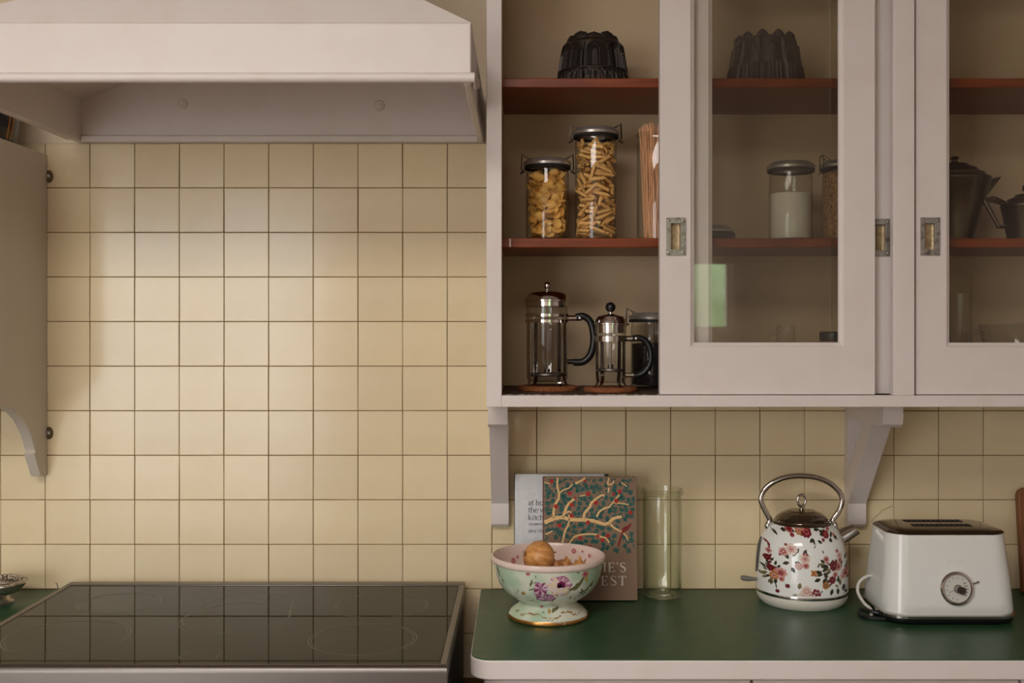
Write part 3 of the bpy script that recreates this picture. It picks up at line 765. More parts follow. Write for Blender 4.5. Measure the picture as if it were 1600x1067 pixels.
PA = -.2
cork(X(856, PA), PA, .0655, 'larger round cork mat under the tall coffee press')
press(855, PA, 'tall glass and chrome coffee press with chrome knob', .0452, (480, 479, 470, 454, 446, 491, 503, 585, 497, 565), .0082, M_chrome,
      [(900, 496), (911, 494), (922, 502), (927, 520), (927, 538), (922, 555), (911, 565), (896, 566)], True)
PB = -.245
cork(X(953.5, PB), PB, .0565, 'smaller round cork mat under the short coffee press')
press(954, PB, 'short glass and chrome coffee press with black ball knob', .0325, (522, 520, 506, 490, 480, 524.5, 533.5, 578, 529, 586), .0108, M_black,
      [(988, 529), (1000, 528), (1011, 535), (1017, 551), (1016, 567), (1008, 580), (998, 586), (990, 587)], False)
# coffee jar behind them
GY = -.105
tG = thing('storage_jar', (X(1020, GY), GY, z3), 'clip-top glass jar of dark ground coffee behind the short press', 'jar', 'glass storage jars')
hG = Z(498, GY)-z3
jar_glass(.0495, hG, tG); jar_lid(tG, .0545, hG)
for sg in (-1, 1): clip(tG, .0545, hG, sg)
ch_ = Z(537, GY)-z3
tag(MB().lathe([(0, .008), (.046, .008), (.0472, .012), (.0472, ch_), (.03, ch_+.002), (0, ch_-.001)], 40).build('ground_coffee', M_coffee, None, loc=tG.location), 'dark ground coffee filling the jar behind the short press', 'coffee', kind='stuff')
# small handled bottle and dark-lidded jar behind the glass
t = thing('glass_bottle', (X(1228, -.15), -.15, z3), 'small clear glass bottle with ring handle behind the sliding door', 'bottle')
hb = Z(507, -.15)-z3
MB().lathe([(0, .003), (.026, .003), (.029, .007), (.029, .06), (.0225, hb-.045), (.0195, hb-.028), (.0185, hb-.014), (.0205, hb-.012), (.0205, hb-.008), (.0185, hb-.006), (.0195, hb), (.0175, hb)], 40).build('bottle_body', M_glass, t)
MB().tube(spline([(-.0195, 0, hb-.022), (-.030, 0, hb-.021), (-.041, 0, hb-.034), (-.043, 0, hb-.055), (-.033, 0, hb-.072), (-.022, 0, hb-.074)], 5), .0028, 10).build('ring_handle', M_glass, t)
t = thing('spice_jar', (X(1302, -.2), -.2, z3), 'small glass jar with dark ridged lid in the door corner', 'jar')
hs = Z(530, -.2)-z3
MB().lathe([(0, .003), (.026, .003), (.028, .006), (.028, hs-.012), (.024, hs)], 36).build('glass_body', M_glass, t)
MB().lathe([(.029, hs-.004), (.0295, hs+.012), (.027, hs+.0165), (0, hs+.017)], 48, rfun=lambda r, z, a: r+.0006*math.sin(a*24) if r > .028 else r).build('ridged_lid', M_black, t)

# ---------------------------------------------------------------- right compartment
t = thing('coffee_pot', (X(1491.7, -.17), -.17, z2), 'large dark pewter coffee pot with pointed spout behind right glass door', 'coffee pot')
k = K(-.17); zt = Z(281, -.17)-z2; kn = Z(244, -.17)-z2
MB().lathe([(0, 0), (.047, 0), (.0475, .003), (.039, .006), (.0385, .009), (.0745, zt-.004), (.076, zt-.002), (.076, zt), (.072, zt+.001)], 56).build('body', M_pewter, t)
lid = MB().lathe([(.076, zt), (.074, zt+.004), (.064, zt+.008), (.062, zt+.013), (.050, zt+.018), (.046, zt+.024), (.030, zt+.030), (.026, zt+.034), (.008, zt+.037), (.006, zt+.041), (.0, zt+.041)], 56).build('lid', M_pewter, t)
MB().lathe([(.005, zt+.038), (.005, zt+.043), (.010, zt+.047), (.0105, kn-.005), (.006, kn-.001), (0, kn)], 8).build('knob', M_pewter, lid, smooth=20)
r_ = lambda z: .0385+(.0745-.0385)*(z-.009)/(zt-.013)
zlo = Z(313, -.17)-z2; tip = ((1565-1491.7)*k, Z(276, -.17)-z2)
sv = []; m_ = 7
for i in range(m_+1):           # V-shaped spout tapering to a lip
    z = zlo+(zt-zlo)*i/m_; wd = .004+.016*i/m_
    sv += [(r_(z)*.96, -wd, z), (r_(z)+(tip[0]-r_(zt))*(i/m_), 0, z+(tip[1]-zt)*(i/m_)), (r_(z)*.96, wd, z)]
MB().add(sv, [f for i in range(m_) for f in ((3*i, 3*i+1, 3*i+4, 3*i+3), (3*i+1, 3*i+2, 3*i+5, 3*i+4))]+[(3*m_, 3*m_+1, 3*m_+2)]).build('spout', M_pewter, t, smooth=30)
MB().tube([(-.066, 0, zt-.02), (-.105, 0, zt-.012), (-.125, 0, zt-.03), (-.10, 0, zt-.11), (-.046, 0, .035)], [.006, .007, .007, .006, .005], 8).build('handle', M_pewter, t)
k = K(-.225)
t = thing('teapot', (X(1604, -.225), -.225, z2), 'smaller dark pewter pot with angular handle beside the coffee pot', 'teapot')
zt = Z(322, -.225)-z2; kn = Z(288, -.225)-z2; f = lambda px, py: ((px-1604)*k, 0, Z(py, -.225)-z2)
MB().lathe([(0, 0), (.0425, 0), (.0425, .003), (.038, .005), (.0515, zt-.003), (.053, zt-.001), (.053, zt+.001), (.05, zt+.002)], 48).build('body', M_pewter, t)
lid = MB().lathe([(.053, zt), (.050, zt+.005), (.041, zt+.009), (.038, zt+.014), (.026, zt+.019), (.022, zt+.024), (.008, zt+.027), (0, zt+.028)], 48).build('lid', M_pewter, t)
MB().lathe([(.004, zt+.025), (.004, zt+.030), (.009, zt+.034), (.009, kn-.005), (.005, kn), (0, kn)], 8).build('knob', M_pewter, lid, smooth=20)
hm = MB()
for P0, P1, w0, w1 in ((f(1569, 318), f(1553, 311.5), .006, .0075), (f(1553, 311.5), f(1537, 312.5), .0075, .004), (f(1538, 313), f(1561, 355), .0055, .0045), (f(1558, 354), f(1574, 354), .004, .004)):
    hm.tube([P0, P1], [w0, w1], 8)
hm.build('handle', M_pewter, t)
MB().tube([(.04, 0, .03), (.07, 0, .05), (.09, 0, .09)], [.012, .009, .006], 12).build('spout', M_pewter, t)
t = thing('glass_jug', (X(1500, -.2), -.2, z3), 'narrow clear glass jug with pouring lip behind right door', 'jug')
hj = Z(459, -.2)-z3
mb = MB().lathe([(0, .003), (.022, .003), (.0235, .006), (.0235, hj-.03), (.0235, hj), (.0222, hj)], 40)
for i, (x_, y_, z_) in enumerate(mb.v):
    if z_ > hj-.031 and x_ > 0: mb.v[i] = (x_*1.06, y_, z_+(.006*(x_/.0235)**4 if z_ > hj-.001 else 0))
mb.build('jug_body', glass('jug_glass', (.93, .93, .92, 1), ior=1.55, rough=.07, rim=(.25, .23, .19, 1)), t)
t = thing('glass_mixing_jug', (X(1587, -.17), -.17, z3), 'wide clear glass mixing jug with loop handle behind right door', 'jug')
hj = Z(507, -.17)-z3
mb = MB().lathe([(0, .003), (.045, .003), (.05, .008), (.064, hj*.6), (.075, hj-.004), (.077, hj), (.073, hj)], 48)
for i, (x_, y_, z_) in enumerate(mb.v):
    if z_ > hj-.01: mb.v[i] = (x_, y_, z_+.010*max(0, x_/.075)**1.5)
mb.build('jug_body', glass('jug_glass', (.93, .93, .92, 1), ior=1.55, rough=.07, rim=(.25, .23, .19, 1)), t)
MB().tube(spline([f_ for f_ in ((-.070, 0, hj-.022), (-.085, 0, hj-.016), (-.100, 0, hj-.024), (-.105, 0, hj-.045), (-.095, 0, hj-.075), (-.062, 0, hj-.085))], 5), .005, 12).build('loop_handle', glass('jug_glass', (.93, .93, .92, 1), ior=1.55, rough=.07, rim=(.25, .23, .19, 1)), t)

# ---------------------------------------------------------------- serif stroke lettering (flat print)
TH, TN = .13, .05
def _o(cx=.28, cy=.25, rx=.24, ry=.25, a0=0, a1=360, n=20, hv=.105, tn=.045):
    pts = []; ws = []
    for i in range(n+1):
        a = math.radians(a0+(a1-a0)*i/n); pts.append((cx+rx*math.cos(a), cy+ry*math.sin(a))); ws.append(tn+(hv-tn)*abs(math.cos(a))**1.5)
    return (pts, ws)
def _l(*p, w=.1): return (list(p), [w]*len(p))
def _sf(x, y, h=.13): return _l((x-h, y), (x+h, y), w=.045)
GL = {   # name: (advance, strokes); x-height .5, ascender .78, capital .72
 'I': (.36, [_l((.18, 0), (.18, .72), w=TH), _sf(.18, .02), _sf(.18, .70)]),
 'E': (.62, [_l((.16, 0), (.16, .72), w=TH), _l((.04, .02), (.54, .02), w=.05), _l((.04, .70), (.52, .70), w=.05), _l((.16, .37), (.42, .37), w=.05), _l((.53, 0), (.55, .18), w=.05), _l((.52, .72), (.52, .56), w=.05), _l((.42, .29), (.42, .45), w=.04)]),
 "'": (.22, [([(.12, .74), (.11, .64), (.07, .54)], [.1, .08, .03])]),
 'S': (.54, [([(.46, .56), (.43, .66), (.28, .72), (.13, .67), (.09, .55), (.16, .45), (.30, .37), (.42, .28), (.46, .17), (.40, .05), (.25, 0), (.11, .04), (.07, .17)], [.04, .045, .05, .07, .1, .12, .13, .12, .1, .07, .05, .045, .05])]),
 'T': (.64, [_l((.32, 0), (.32, .70), w=TH), _l((.04, .70), (.60, .70), w=.05), _sf(.32, .02), _l((.05, .72), (.05, .54), w=.05), _l((.59, .72), (.59, .54), w=.05)]),
 'M': (.92, [_l((.14, 0), (.14, .72), w=.05), _l((.14, .72), (.44, .06), w=TH), _l((.44, .02), (.74, .72), w=.05), _l((.76, 0), (.76, .72), w=TH), _sf(.14, .02), _sf(.76, .02), _l((.02, .70), (.18, .70), w=.05), _l((.72, .70), (.88, .70), w=.05)]),
 'A': (.74, [_l((.10, 0), (.36, .74), w=.05), _l((.34, .74), (.62, 0), w=TH), _l((.2, .24), (.52, .24), w=.045), _sf(.10, .02, .1), _sf(.62, .02, .12)]),
 'G': (.74, [_o(.37, .36, .31, .36, 48, 320, 24, .12, .045), _l((.61, .05), (.61, .33), w=.11), _sf(.61, .33, .11), _l((.59, .70), (.60, .52), w=.045)]),
 'H': (.78, [_l((.16, 0), (.16, .72), w=TH), _l((.62, 0), (.62, .72), w=TH), _l((.16, .37), (.62, .37), w=.05), _sf(.16, .02), _sf(.16, .70), _sf(.62, .02), _sf(.62, .70)]),
 'R': (.70, [_l((.16, 0), (.16, .72), w=TH), _o(.30, .54, .20, .17, -90, 90, 12, .12, .05), _l((.16, .71), (.30, .71), w=.05), _l((.16, .37), (.30, .37), w=.05), _l((.32, .37), (.60, 0), w=.11), _sf(.16, .02), _l((.04, .70), (.2, .70), w=.05), _l((.56, .02), (.68, .02), w=.045)]),
 'V': (.70, [_l((.08, .72), (.36, 0), w=TH), _l((.36, 0), (.60, .72), w=.05), _sf(.10, .70, .12), _sf(.60, .70, .1)]),
 'a': (.46, [_o(.22, .13, .14, .13, 60, 300, 12, .09, .04), _l((.36, 0), (.36, .36), w=.09), ([(.36, .36), (.30, .47), (.18, .48), (.09, .40)], [.09, .06, .05, .06]), _l((.36, .02), (.44, .03), w=.045)]),
 't': (.34, [_l((.16, .66), (.16, .10), w=.09), ([(.16, .12), (.20, .02), (.32, .05)], [.09, .07, .04]), _l((.03, .49), (.31, .49), w=.045)]),
 'h': (.58, [_l((.12, 0), (.12, .78), w=.09), ([(.14, .38), (.26, .49), (.38, .47), (.44, .36)], [.04, .05, .07, .09]), _l((.44, .38), (.44, 0), w=.09), _sf(.12, .02, .1), _sf(.44, .02, .1), _l((.03, .75), (.14, .77), w=.045)]),
 'o': (.56, [_o()]), 'e': (.48, [_o(.25, .25, .21, .25, 8, 318, 18), _l((.06, .27), (.45, .27), w=.04)]),
 'm': (.86, [_l((.12, 0), (.12, .5), w=.09), ([(.14, .38), (.26, .49), (.37, .46), (.42, .36)], [.04, .05, .07, .09]), _l((.42, .38), (.42, 0), w=.09), ([(.44, .38), (.56, .49), (.67, .46), (.72, .36)], [.04, .05, .07, .09]), _l((.72, .38), (.72, 0), w=.09), _sf(.12, .02, .1), _sf(.42, .02, .09), _sf(.72, .02, .1), _l((.03, .47), (.14, .49), w=.045)]),
 'n': (.58, [_l((.12, 0), (.12, .5), w=.09), ([(.14, .38), (.26, .49), (.38, .47), (.44, .36)], [.04, .05, .07, .09]), _l((.44, .38), (.44, 0), w=.09), _sf(.12, .02, .1), _sf(.44, .02, .1), _l((.03, .47), (.14, .49), w=.045)]),
 'i': (.28, [_l((.13, 0), (.13, .5), w=.09), _sf(.13, .02, .1), _l((.04, .47), (.15, .49), w=.045), _l((.13, .64), (.13, .74), w=.1)]),
 'l': (.28, [_l((.13, 0), (.13, .78), w=.09), _sf(.13, .02, .1), _l((.04, .75), (.15, .77), w=.045)]),
 'w': (.78, [_l((.08, .5), (.24, 0), w=.09), _l((.24, 0), (.38, .46), w=.04), _l((.36, .5), (.52, 0), w=.09), _l((.52, 0), (.68, .5), w=.04), _sf(.08, .485, .09), _sf(.68, .485, .08)]),
 'f': (.34, [_l((.14, 0), (.14, .60), w=.09), ([(.14, .58), (.18, .73), (.32, .74)], [.09, .06, .06]), _l((.03, .49), (.29, .49), w=.045), _sf(.14, .02, .1)]),
 'd': (.56, [_o(.25, .25, .2, .25, 40, 320, 16), _l((.43, 0), (.43, .78), w=.09), _l((.34, .75), (.45, .77), w=.045), _l((.43, .02), (.52, .03), w=.045)]),
 'k': (.56, [_l((.12, 0), (.12, .78), w=.09), _l((.14, .22), (.42, .48), w=.045), _l((.24, .3), (.48, 0), w=.09), _sf(.12, .02, .1), _sf(.48, .02, .08), _sf(.42, .485, .09), _l((.03, .75), (.14, .77), w=.045)]),
 'c': (.46, [_o(.25, .25, .21, .25, 45, 315, 16)]),
 'y': (.54, [_l((.08, .5), (.28, .02), w=.09), ([(.46, .5), (.28, .02), (.2, -.18), (.08, -.2)], [.04, .045, .05, .08]), _sf(.09, .485, .09), _sf(.46, .485, .08)]),
 'p': (.58, [_l((.12, -.24), (.12, .5), w=.09), _o(.31, .25, .2, .25, -140, 140, 16), _sf(.12, -.22, .1), _l((.03, .47), (.14, .49), w=.045)]),
}
def letters(pr, col, text, x, y, size, lift, track=0.0):
    for c in text:
        if c == ' ': x += .26*size; continue
        adv, st = GL[c]
        for pts, ws in st: pr.line(col, [(x+p[0]*size, y+p[1]*size) for p in pts], [w_*size for w_ in ws], lift)
        x += (adv+track)*size
    return x
def text_width(text, size, track=0.0): return sum(.26*size if c == ' ' else (GL[c][0]+track)*size for c in text)

# ---------------------------------------------------------------- books leaning on the wall
def book(x0, W, H, TK, yfoot, lean, label, cover, spine, pages, name='cookbook'):
    """closed book standing on the worktop, spine at left, front cover towards the room; leans back by angle"""
    t = thing(name, (x0, yfoot, cz+TK*math.sin(lean)+.0003), label, 'book'); t.rotation_euler = (-lean, 0, 0)
    MB().box(0, W, 0, .0025, 0, H).build('front_cover', cover, t, bevel=.0008)
    MB().box(0, W, TK-.0025, TK, 0, H).build('back_cover', cover, t, bevel=.0008)
    MB().prism(arc(.004, TK/2, .006, 90, 270, 8, TK/2), 'xy', 0, H).build('spine', spine, t)
    MB().box(.003, W-.006, .0025, TK-.0025, .003, H-.0006).build('page_block', pages, t)
    return t
M_pages = mat('book_pages', rgb(222, 206, 176), .8, noise=(6, rgb(196, 178, 146), .4, .6, (1, 90, 1)))
BF = -.1165; lean = math.atan2(.022, .268)
cov = mat('taupe_cloth_cover', rgb(138, 112, 92), .7, spec=.25)
bx = X(849.5, -.1); BW = X(995, -.1)-bx; BH = .273
fb = book(bx, BW, BH, .034, BF, lean, 'taupe cookbook with fruit tree pattern in front of the other books', cov, mat('taupe_spine', rgb(108, 40, 36), .7), M_pages)
def fz(zx, zy):       # zoom-crop pixel -> cover coordinates
    px = 840+zx/7.62; py = 740+zy/7.62
    return ((px-849.5)/145.5*BW, BH-(py-750)/190.0*BH)
q1 = BW/145.5/7.62
pr = Prints(lambda a, b, e: (a, -e, b))
for wd, pts in ((34, [(82, 612), (190, 565), (300, 550), (380, 575), (540, 580), (660, 590), (790, 628), (850, 610), (900, 565), (1000, 540)]),
                (22, [(195, 560), (190, 480), (215, 390), (250, 330), (255, 270), (235, 180), (240, 80)]), (13, [(255, 270), (310, 225), (370, 205), (420, 155)]),
                (19, [(450, 150), (540, 105), (565, 76)]), (24, [(300, 550), (340, 440), (375, 385), (440, 330)]), (15, [(330, 505), (370, 480), (402, 495)]),
                (24, [(545, 575), (560, 500), (620, 430), (640, 380), (700, 330), (760, 290), (800, 295)]), (17, [(705, 545), (730, 490), (790, 445), (850, 430), (890, 380), (975, 285)]),
                (13, [(890, 375), (1000, 385), (1085, 400)]), (18, [(310, 775), (330, 700), (360, 650), (375, 580), (370, 520)]), (18, [(850, 610), (900, 665), (960, 700), (1000, 720)]),
                (13, [(1020, 735), (1050, 770), (1075, 825)]), (17, [(430, 780), (540, 750), (690, 750), (740, 775), (810, 795), (850, 850)]), (15, [(840, 260), (850, 200)]),
                (16, [(835, 160), (850, 80)]), (15, [(835, 160), (890, 155), (910, 115)]), (14, [(95, 750), (180, 710)]), (12, [(85, 135), (145, 155)]), (10, [(500, 300), (570, 285)]), (10, [(1000, 140), (1065, 185)]),
                (18, [(310, 775), (290, 860), (240, 930)]), (16, [(430, 780), (380, 850), (330, 900)])):
    pts2 = spline([Vector((p[0], p[1], 0)) for p in pts], 5)
    ws = [wd*1.25*q1*(1.12-.35*i/len(pts2))*(1+.12*math.sin(i*2.1)) for i in range(len(pts2))]
    pr.line('branch', [fz(p.x, p.y) for p in pts2], ws, .0008)
fruit = [(168, 122, 25), (382, 265, 25), (602, 272, 26), (218, 420, 26), (405, 402, 26), (405, 528, 25), (258, 643, 26), (600, 610, 25), (695, 378, 26), (938, 355, 27), (980, 245, 25), (905, 275, 18), (1105, 495, 25), (832, 768, 26), (768, 818, 25), (715, 770, 19), (505, 790, 24), (565, 122, 16), (445, 322, 14), (180, 860, 25), (420, 900, 25), (620, 900, 24)]
for x_, y_, r_2 in fruit:
    a, b = fz(x_, y_); pr.disc('fruit', a, b, r_2*q1, .0010, 14, .04)
rng = random.Random(8); clusters = []
for _ in range(5000):
    x_, y_ = rng.uniform(95, 1150), rng.uniform(85, 940)
    if x_ > 1000 and y_ < 220 and x_ > 1080: continue
    if y_ > 860 and 560 < x_ < 780: continue
    if 930 < x_ < 1010 and y_ > 700: continue
    if x_ > 1120 and (y_ < 300 or 560 < y_ < 700): continue
    if any((x_-c[0])**2+(y_-c[1])**2 < 56**2 for c in clusters): continue
    if any((x_-c[0])**2+(y_-c[1])**2 < 34**2 for c in fruit): continue
    if 980 < x_ < 1150 and 600 < y_ < 740: continue
    clusters.append((x_, y_))
for x_, y_ in clusters:
    a0 = rng.uniform(0, 2*PI); L2 = rng.uniform(38, 54)
    ux, uy = math.cos(a0), math.sin(a0)
    for i in range(3):
        bx_, by_ = x_+ux*(i-1)*L2*.42, y_+uy*(i-1)*L2*.42
        for sg in (-1, 1):
            aa = a0+sg*rng.uniform(.6, 1.0); xe, ye = bx_+math.cos(aa)*L2*.78, by_+math.sin(aa)*L2*.78
            p0, p1 = fz(bx_, by_), fz(xe, ye)
            if p0[0] < .002 or p1[0] < .001 or p1[0] > BW-.003 or max(p0[1], p1[1]) > BH-.002: continue
            pr.leaf('leaf', p0[0], p0[1], math.atan2(p1[1]-p0[1], p1[0]-p0[0]), math.hypot(p1[0]-p0[0], p1[1]-p0[1])*1.1, 14*q1, .0005)
    p0, p1 = fz(x_-ux*L2*.5, y_-uy*L2*.5), fz(x_+ux*L2*.9, y_+uy*L2*.9)
    if .001 < min(p0[0], p1[0]) and max(p0[0], p1[0]) < BW-.002 and max(p0[1], p1[1]) < BH-.001: pr.line('leaf', [p0, p1], [5*q1, 13*q1], .0005)
pr.poly('bird', [fz(*p) for p in ((1000, 722), (1008, 680), (1040, 655), (1075, 650), (1090, 625), (1112, 622), (1116, 634), (1104, 642), (1100, 660), (1070, 700), (1030, 725))], .0007)
pr.poly('bird', [fz(*p) for p in ((1000, 715), (1018, 725), (985, 840), (962, 895), (946, 890), (975, 800))], .0007)
pr_w = lambda s_, t_: text_width(s_, .029, t_)-t_*.029
rx_ = (978-849.5)/145.5*BW
letters(pr, 'ink', "MAGGIE'S", rx_-pr_w("MAGGIE'S", .04), BH-(896.4-750)/190.0*BH, .029, .0005, .04)
letters(pr, 'ink', 'HARVEST', rx_-pr_w('HARVEST', .1), BH-(916.9-750)/190.0*BH, .029, .0005, .1)
pr.build(fb, {'branch': ('branch_print', mat('print_cream', rgb(226, 188, 128), .7)), 'fruit': ('fruit_print', mat('print_red', rgb(168, 34, 26), .7)), 'leaf': ('leaf_print', mat('print_teal', rgb(14, 92, 84), .7)),
              'bird': ('bird_print', mat('print_crimson', rgb(126, 26, 24), .7)), 'ink': ('title_lettering', mat('print_pale', rgb(214, 204, 192), .7))})
# white book
wbx = X(804.5, -.06); WW = .205; WH = .275
wb = book(wbx, WW, WH, .028, -.078, math.atan2(.022, .27), 'white cookbook with grey title lettering behind the fruit tree cookbook', mat('white_textured_cover', rgb(214, 216, 218), .6, bump=(55, .9)), mat('white_spine', rgb(90, 84, 80), .6), M_pages)
pr = Prints(lambda a, b, e: (a, -e, b))
kx = lambda px: X(px, -.065)-wbx
kz = lambda py: WH-(py-742)*K(-.065)
for txt, py in (('at home in', 790), ('the whole food', 801.5), ('kitchen', 813)):
    letters(pr, 'ink', txt, kx(825), kz(py), .0163, .0006)
letters(pr, 'ink', 'amy chaplin', kx(825.5), kz(832), .0105, .0006)
pr.build(wb, {'ink': ('title_lettering', mat('print_dark_grey', rgb(44, 42, 42), .7))})
fc = bpy.data.curves.new('subtitle', 'FONT'); fc.body = 'CELEBRATING THE ART OF EATING WELL'; fc.size = .0066; fc.extrude = .0001
fo = bpy.data.objects.new('subtitle', fc); COL.objects.link(fo)
dg = bpy.context.evaluated_depsgraph_get(); me = bpy.data.meshes.new_from_object(fo.evaluated_get(dg)); bpy.data.objects.remove(fo)
me.materials.clear(); me.materials.append(MATS['print_dark_grey'])
so = bpy.data.objects.new('subtitle_lettering', me); COL.objects.link(so); so.parent = wb; so.location = (kx(825.5), -.0007, kz(821)); so.rotation_euler = (PI/2, 0, 0)
# dark book furthest back
book(X(880, -.03), .105, .271, .018, -.0455, math.atan2(.020, .28), 'dark purple-grey book, furthest back of the three, only top edge showing', mat('plum_cover', rgb(86, 74, 76), .6, noise=(40, rgb(150, 130, 110), .55, .62)), mat('plum_spine', rgb(96, 84, 84), .6), M_pages)

# ---------------------------------------------------------------- floral footed bowl and onions
BY = -.232; bxc = X(856.5, BY); kb = K(BY)
bw = thing('footed_bowl', (bxc, BY, cz), 'mint green footed porcelain bowl with painted chrysanthemums holding onions', 'bowl')
rz_ = .1325
out = [(0, .004), (.070, .002), (.081, .0), (.0845, .003), (.0845, .008), (.081, .013), (.073, .020), (.064, .026), (.0595, .032), (.060, .036), (.070, .042), (.083, .050), (.095, .060), (.105, .075), (.1115, .093), (.1150, .110), (.1165, .119)]
m = bpy.data.materials.new('mint_porcelain'); m.use_nodes = True; nt = m.node_tree; N = nt.nodes; Lk = nt.links; p = N['Principled BSDF']
p.inputs['Roughness'].default_value = .14; tcn = N.new('ShaderNodeTexCoord'); t1 = N.new('ShaderNodeTexNoise'); t1.inputs['Scale'].default_value = 13; t1.inputs['Detail'].default_value = 2
rp = N.new('ShaderNodeValToRGB'); rp.color_ramp.elements[0].position = .40; rp.color_ramp.elements[0].color = rgb(180, 203, 174); rp.color_ramp.elements[1].position = .58; rp.color_ramp.elements[1].color = rgb(222, 223, 205)
Lk.new(tcn.outputs['Object'], t1.inputs['Vector']); Lk.new(t1.outputs['Fac'], rp.inputs['Fac']); Lk.new(rp.outputs['Color'], p.inputs['Base Color'])
M_mint = m
sc6 = lambda r, z, a: r*(1+.006*math.sin(12*a)) if z < .012 else r
MB().lathe(out, 144, rfun=sc6).build('outer_body', M_mint, bw)
M_blush = mat('blush_porcelain', rgb(236, 214, 202), .16)
inner = [(.1165, .118), (.1195, .120), (.1215, .125), (.1205, rz_-.001), (.1175, rz_), (.1155, rz_-.003), (.1135, .112), (.106, .082), (.092, .062), (.07, .050), (.03, .044), (0, .043)]
MB().lathe(inner, 144).build('inner_glaze', M_blush, bw)
MB().lathe([(.0815, -.0001), (.0855, .0025), (.0860, .0062), (.0845, .0095)], 144, rfun=lambda r, z, a: r*(1+.006*math.sin(12*a))).build('gilt_foot_rim', mat('worn_gilt', rgb(190, 134, 66), .28, metal=.85, noise=(70, rgb(214, 196, 160), .55, .65)), bw)
ls_ = Lathe(out)
def bmap(a, b, e):                # a: metres to the right of front, b: height z of the outer wall
    s_ = ls_.s_of_z(b); r, z, n_ = ls_.at(s_); th = -PI/2+a
    return ls_.point(0, th, s_, e)
def bpix(zx, zy):
    px = 760+zx/7.115; py = 840+zy/7.115; dx = (px-856.5)*kb*.96; z = CAMZ-(py-505)*K(BY-.085)-cz
    z = max(.012, min(.117, z)); r, _, _ = ls_.at(ls_.s_of_z(z))
    return math.asin(max(-.99, min(.99, dx/r))), z
pr = Prints(bmap, 4); rng = random.Random(4); ub = kb/7.115
def bleaf(col, zx, zy, ang, l, wd, lift):
    c_, d_ = math.cos(ang), math.sin(ang)
    pr.poly(col, [bpix(zx+c_*u*l-d_*v_*wd, zy+d_*u*l+c_*v_*wd) for u, v_ in ((0, 0), (.3, .35), (.7, .5), (.95, .2), (1, 0), (.95, -.2), (.7, -.5), (.3, -.35))], lift)
def bblob(col, zx, zy, rx, ry, lift, n=14, rot=0, wob=.12):
    pts = []
    for i in range(n):
        a = 2*PI*i/n; q = 1+wob*math.sin(i*2.7+zx); u, v_ = rx*q*math.cos(a), ry*q*math.sin(a)
        pts.append(bpix(zx+u*math.cos(rot)-v_*math.sin(rot), zy+u*math.sin(rot)+v_*math.cos(rot)))
    pr.poly(col, pts, lift)
bblob('mauve', 590, 560, 70, 90, .0002, rot=.5); bblob('mauve', 560, 500, 35, 40, .0002)
bblob('plum', 650, 655, 110, 48, .0003)
for i in range(22):                # half-open violet flower behind
    a = 2*PI*i/22+rng.gauss(0, .1); bleaf(('paleflower', 'mauve', 'plum', 'pinkp')[i % 4], 590+math.cos(a)*10, 540+math.sin(a)*14, a, rng.uniform(48, 82), 20, .0006)
for i in range(26):                # lower violet flower
    a = PI+PI*i/25+rng.gauss(0, .1); bleaf('mauve' if i % 3 else 'paleflower', 660, 670, a+PI*.02, rng.uniform(70, 118)*(1 if abs(math.cos(a)) > .5 else .6), 17, .0005)
bblob('plum', 800, 525, 118, 108, .0003); bblob('mauve', 800, 500, 132, 112, .00035)
for ring_r, cnt, cols in ((150, 30, ('pinkp', 'pinkp', 'creamp')), (118, 26, ('creamp', 'pinkp', 'paleflower')), (85, 22, ('pinkp', 'paleflower'))):
    for i in range(cnt):
        a = 2*PI*i/cnt+rng.gauss(0, .06); lo_ = math.sin(a) > .1 or math.cos(a) < -.3
        col = ('creamp' if rng.random() < .75 else 'paleflower') if lo_ else ('pinkp' if rng.random() < .8 else 'paleflower')
        bleaf(col, 795+math.cos(a)*22, 508+math.sin(a)*18, a, ring_r*rng.uniform(.85, 1.05)-22, 21, .0006+.0002*(150-ring_r)/30)
bblob('plum', 815, 495, 48, 44, .0012); bblob('darkc', 800, 505, 30, 26, .0014); bblob('paleflower', 815, 536, 32, 14, .0015)
for x_, y_, r_2 in ((450, 368, 30), (605, 795, 24), (1085, 400, 36), (690, 850, 24), (400, 612, 26)):
    for i in range(6): bleaf('rosep' if x_ not in (690, 400) else 'ochre', x_, y_, i*1.05+x_, r_2, r_2*.7, .0005)
    bblob('plum' if x_ not in (690, 400) else 'leafb', x_, y_, r_2*.3, r_2*.3, .0007)
for pts, wd in (([(1100, 380), (1050, 470), (1000, 530), (900, 580)], 8), ([(1120, 440), (1060, 570), (990, 640), (930, 690)], 26), ([(470, 510), (500, 450), (480, 470)], 6), ([(540, 580), (480, 630), (400, 680)], 16), ([(720, 850), (790, 815)], 5), ([(95, 350), (120, 430), (180, 530)], 10), ([(1180, 530), (1100, 610), (980, 690)], 9)):
    pr.line('leafb' if wd < 20 else 'ochre', [bpix(*p) for p in pts], [wd*ub/.11*(.35+.65*math.sin(PI*(i+.5)/len(pts))) for i in range(len(pts))], .0005)
for x_, y_, a, l in ((520, 385, .8, 30), (540, 400, 2, 24), (980, 360, .4, 46), (1010, 480, 2.3, 60), (1040, 560, 1.2, 70), (1010, 600, .6, 60), (1060, 620, -.5, 60), (470, 470, 1.2, 40), (510, 480, -.6, 36), (330, 570, 1.1, 34), (310, 610, .7, 30), (150, 490, .9, 44), (760, 830, -.5, 30), (640, 855, 2.8, 30), (930, 640, 1.9, 50), (1130, 560, 2.1, 60), (700, 690, .3, 40)):
    bleaf('leafb', x_, y_, a, l, l*.36, .0004)
for x_ in range(260, 1100, 22): bblob('giltdot', x_, 905+18*math.sin(x_*.02)-abs(x_-680)*.07+rng.uniform(-14, 10), rng.uniform(5, 14), rng.uniform(4, 9), .0004, 7)
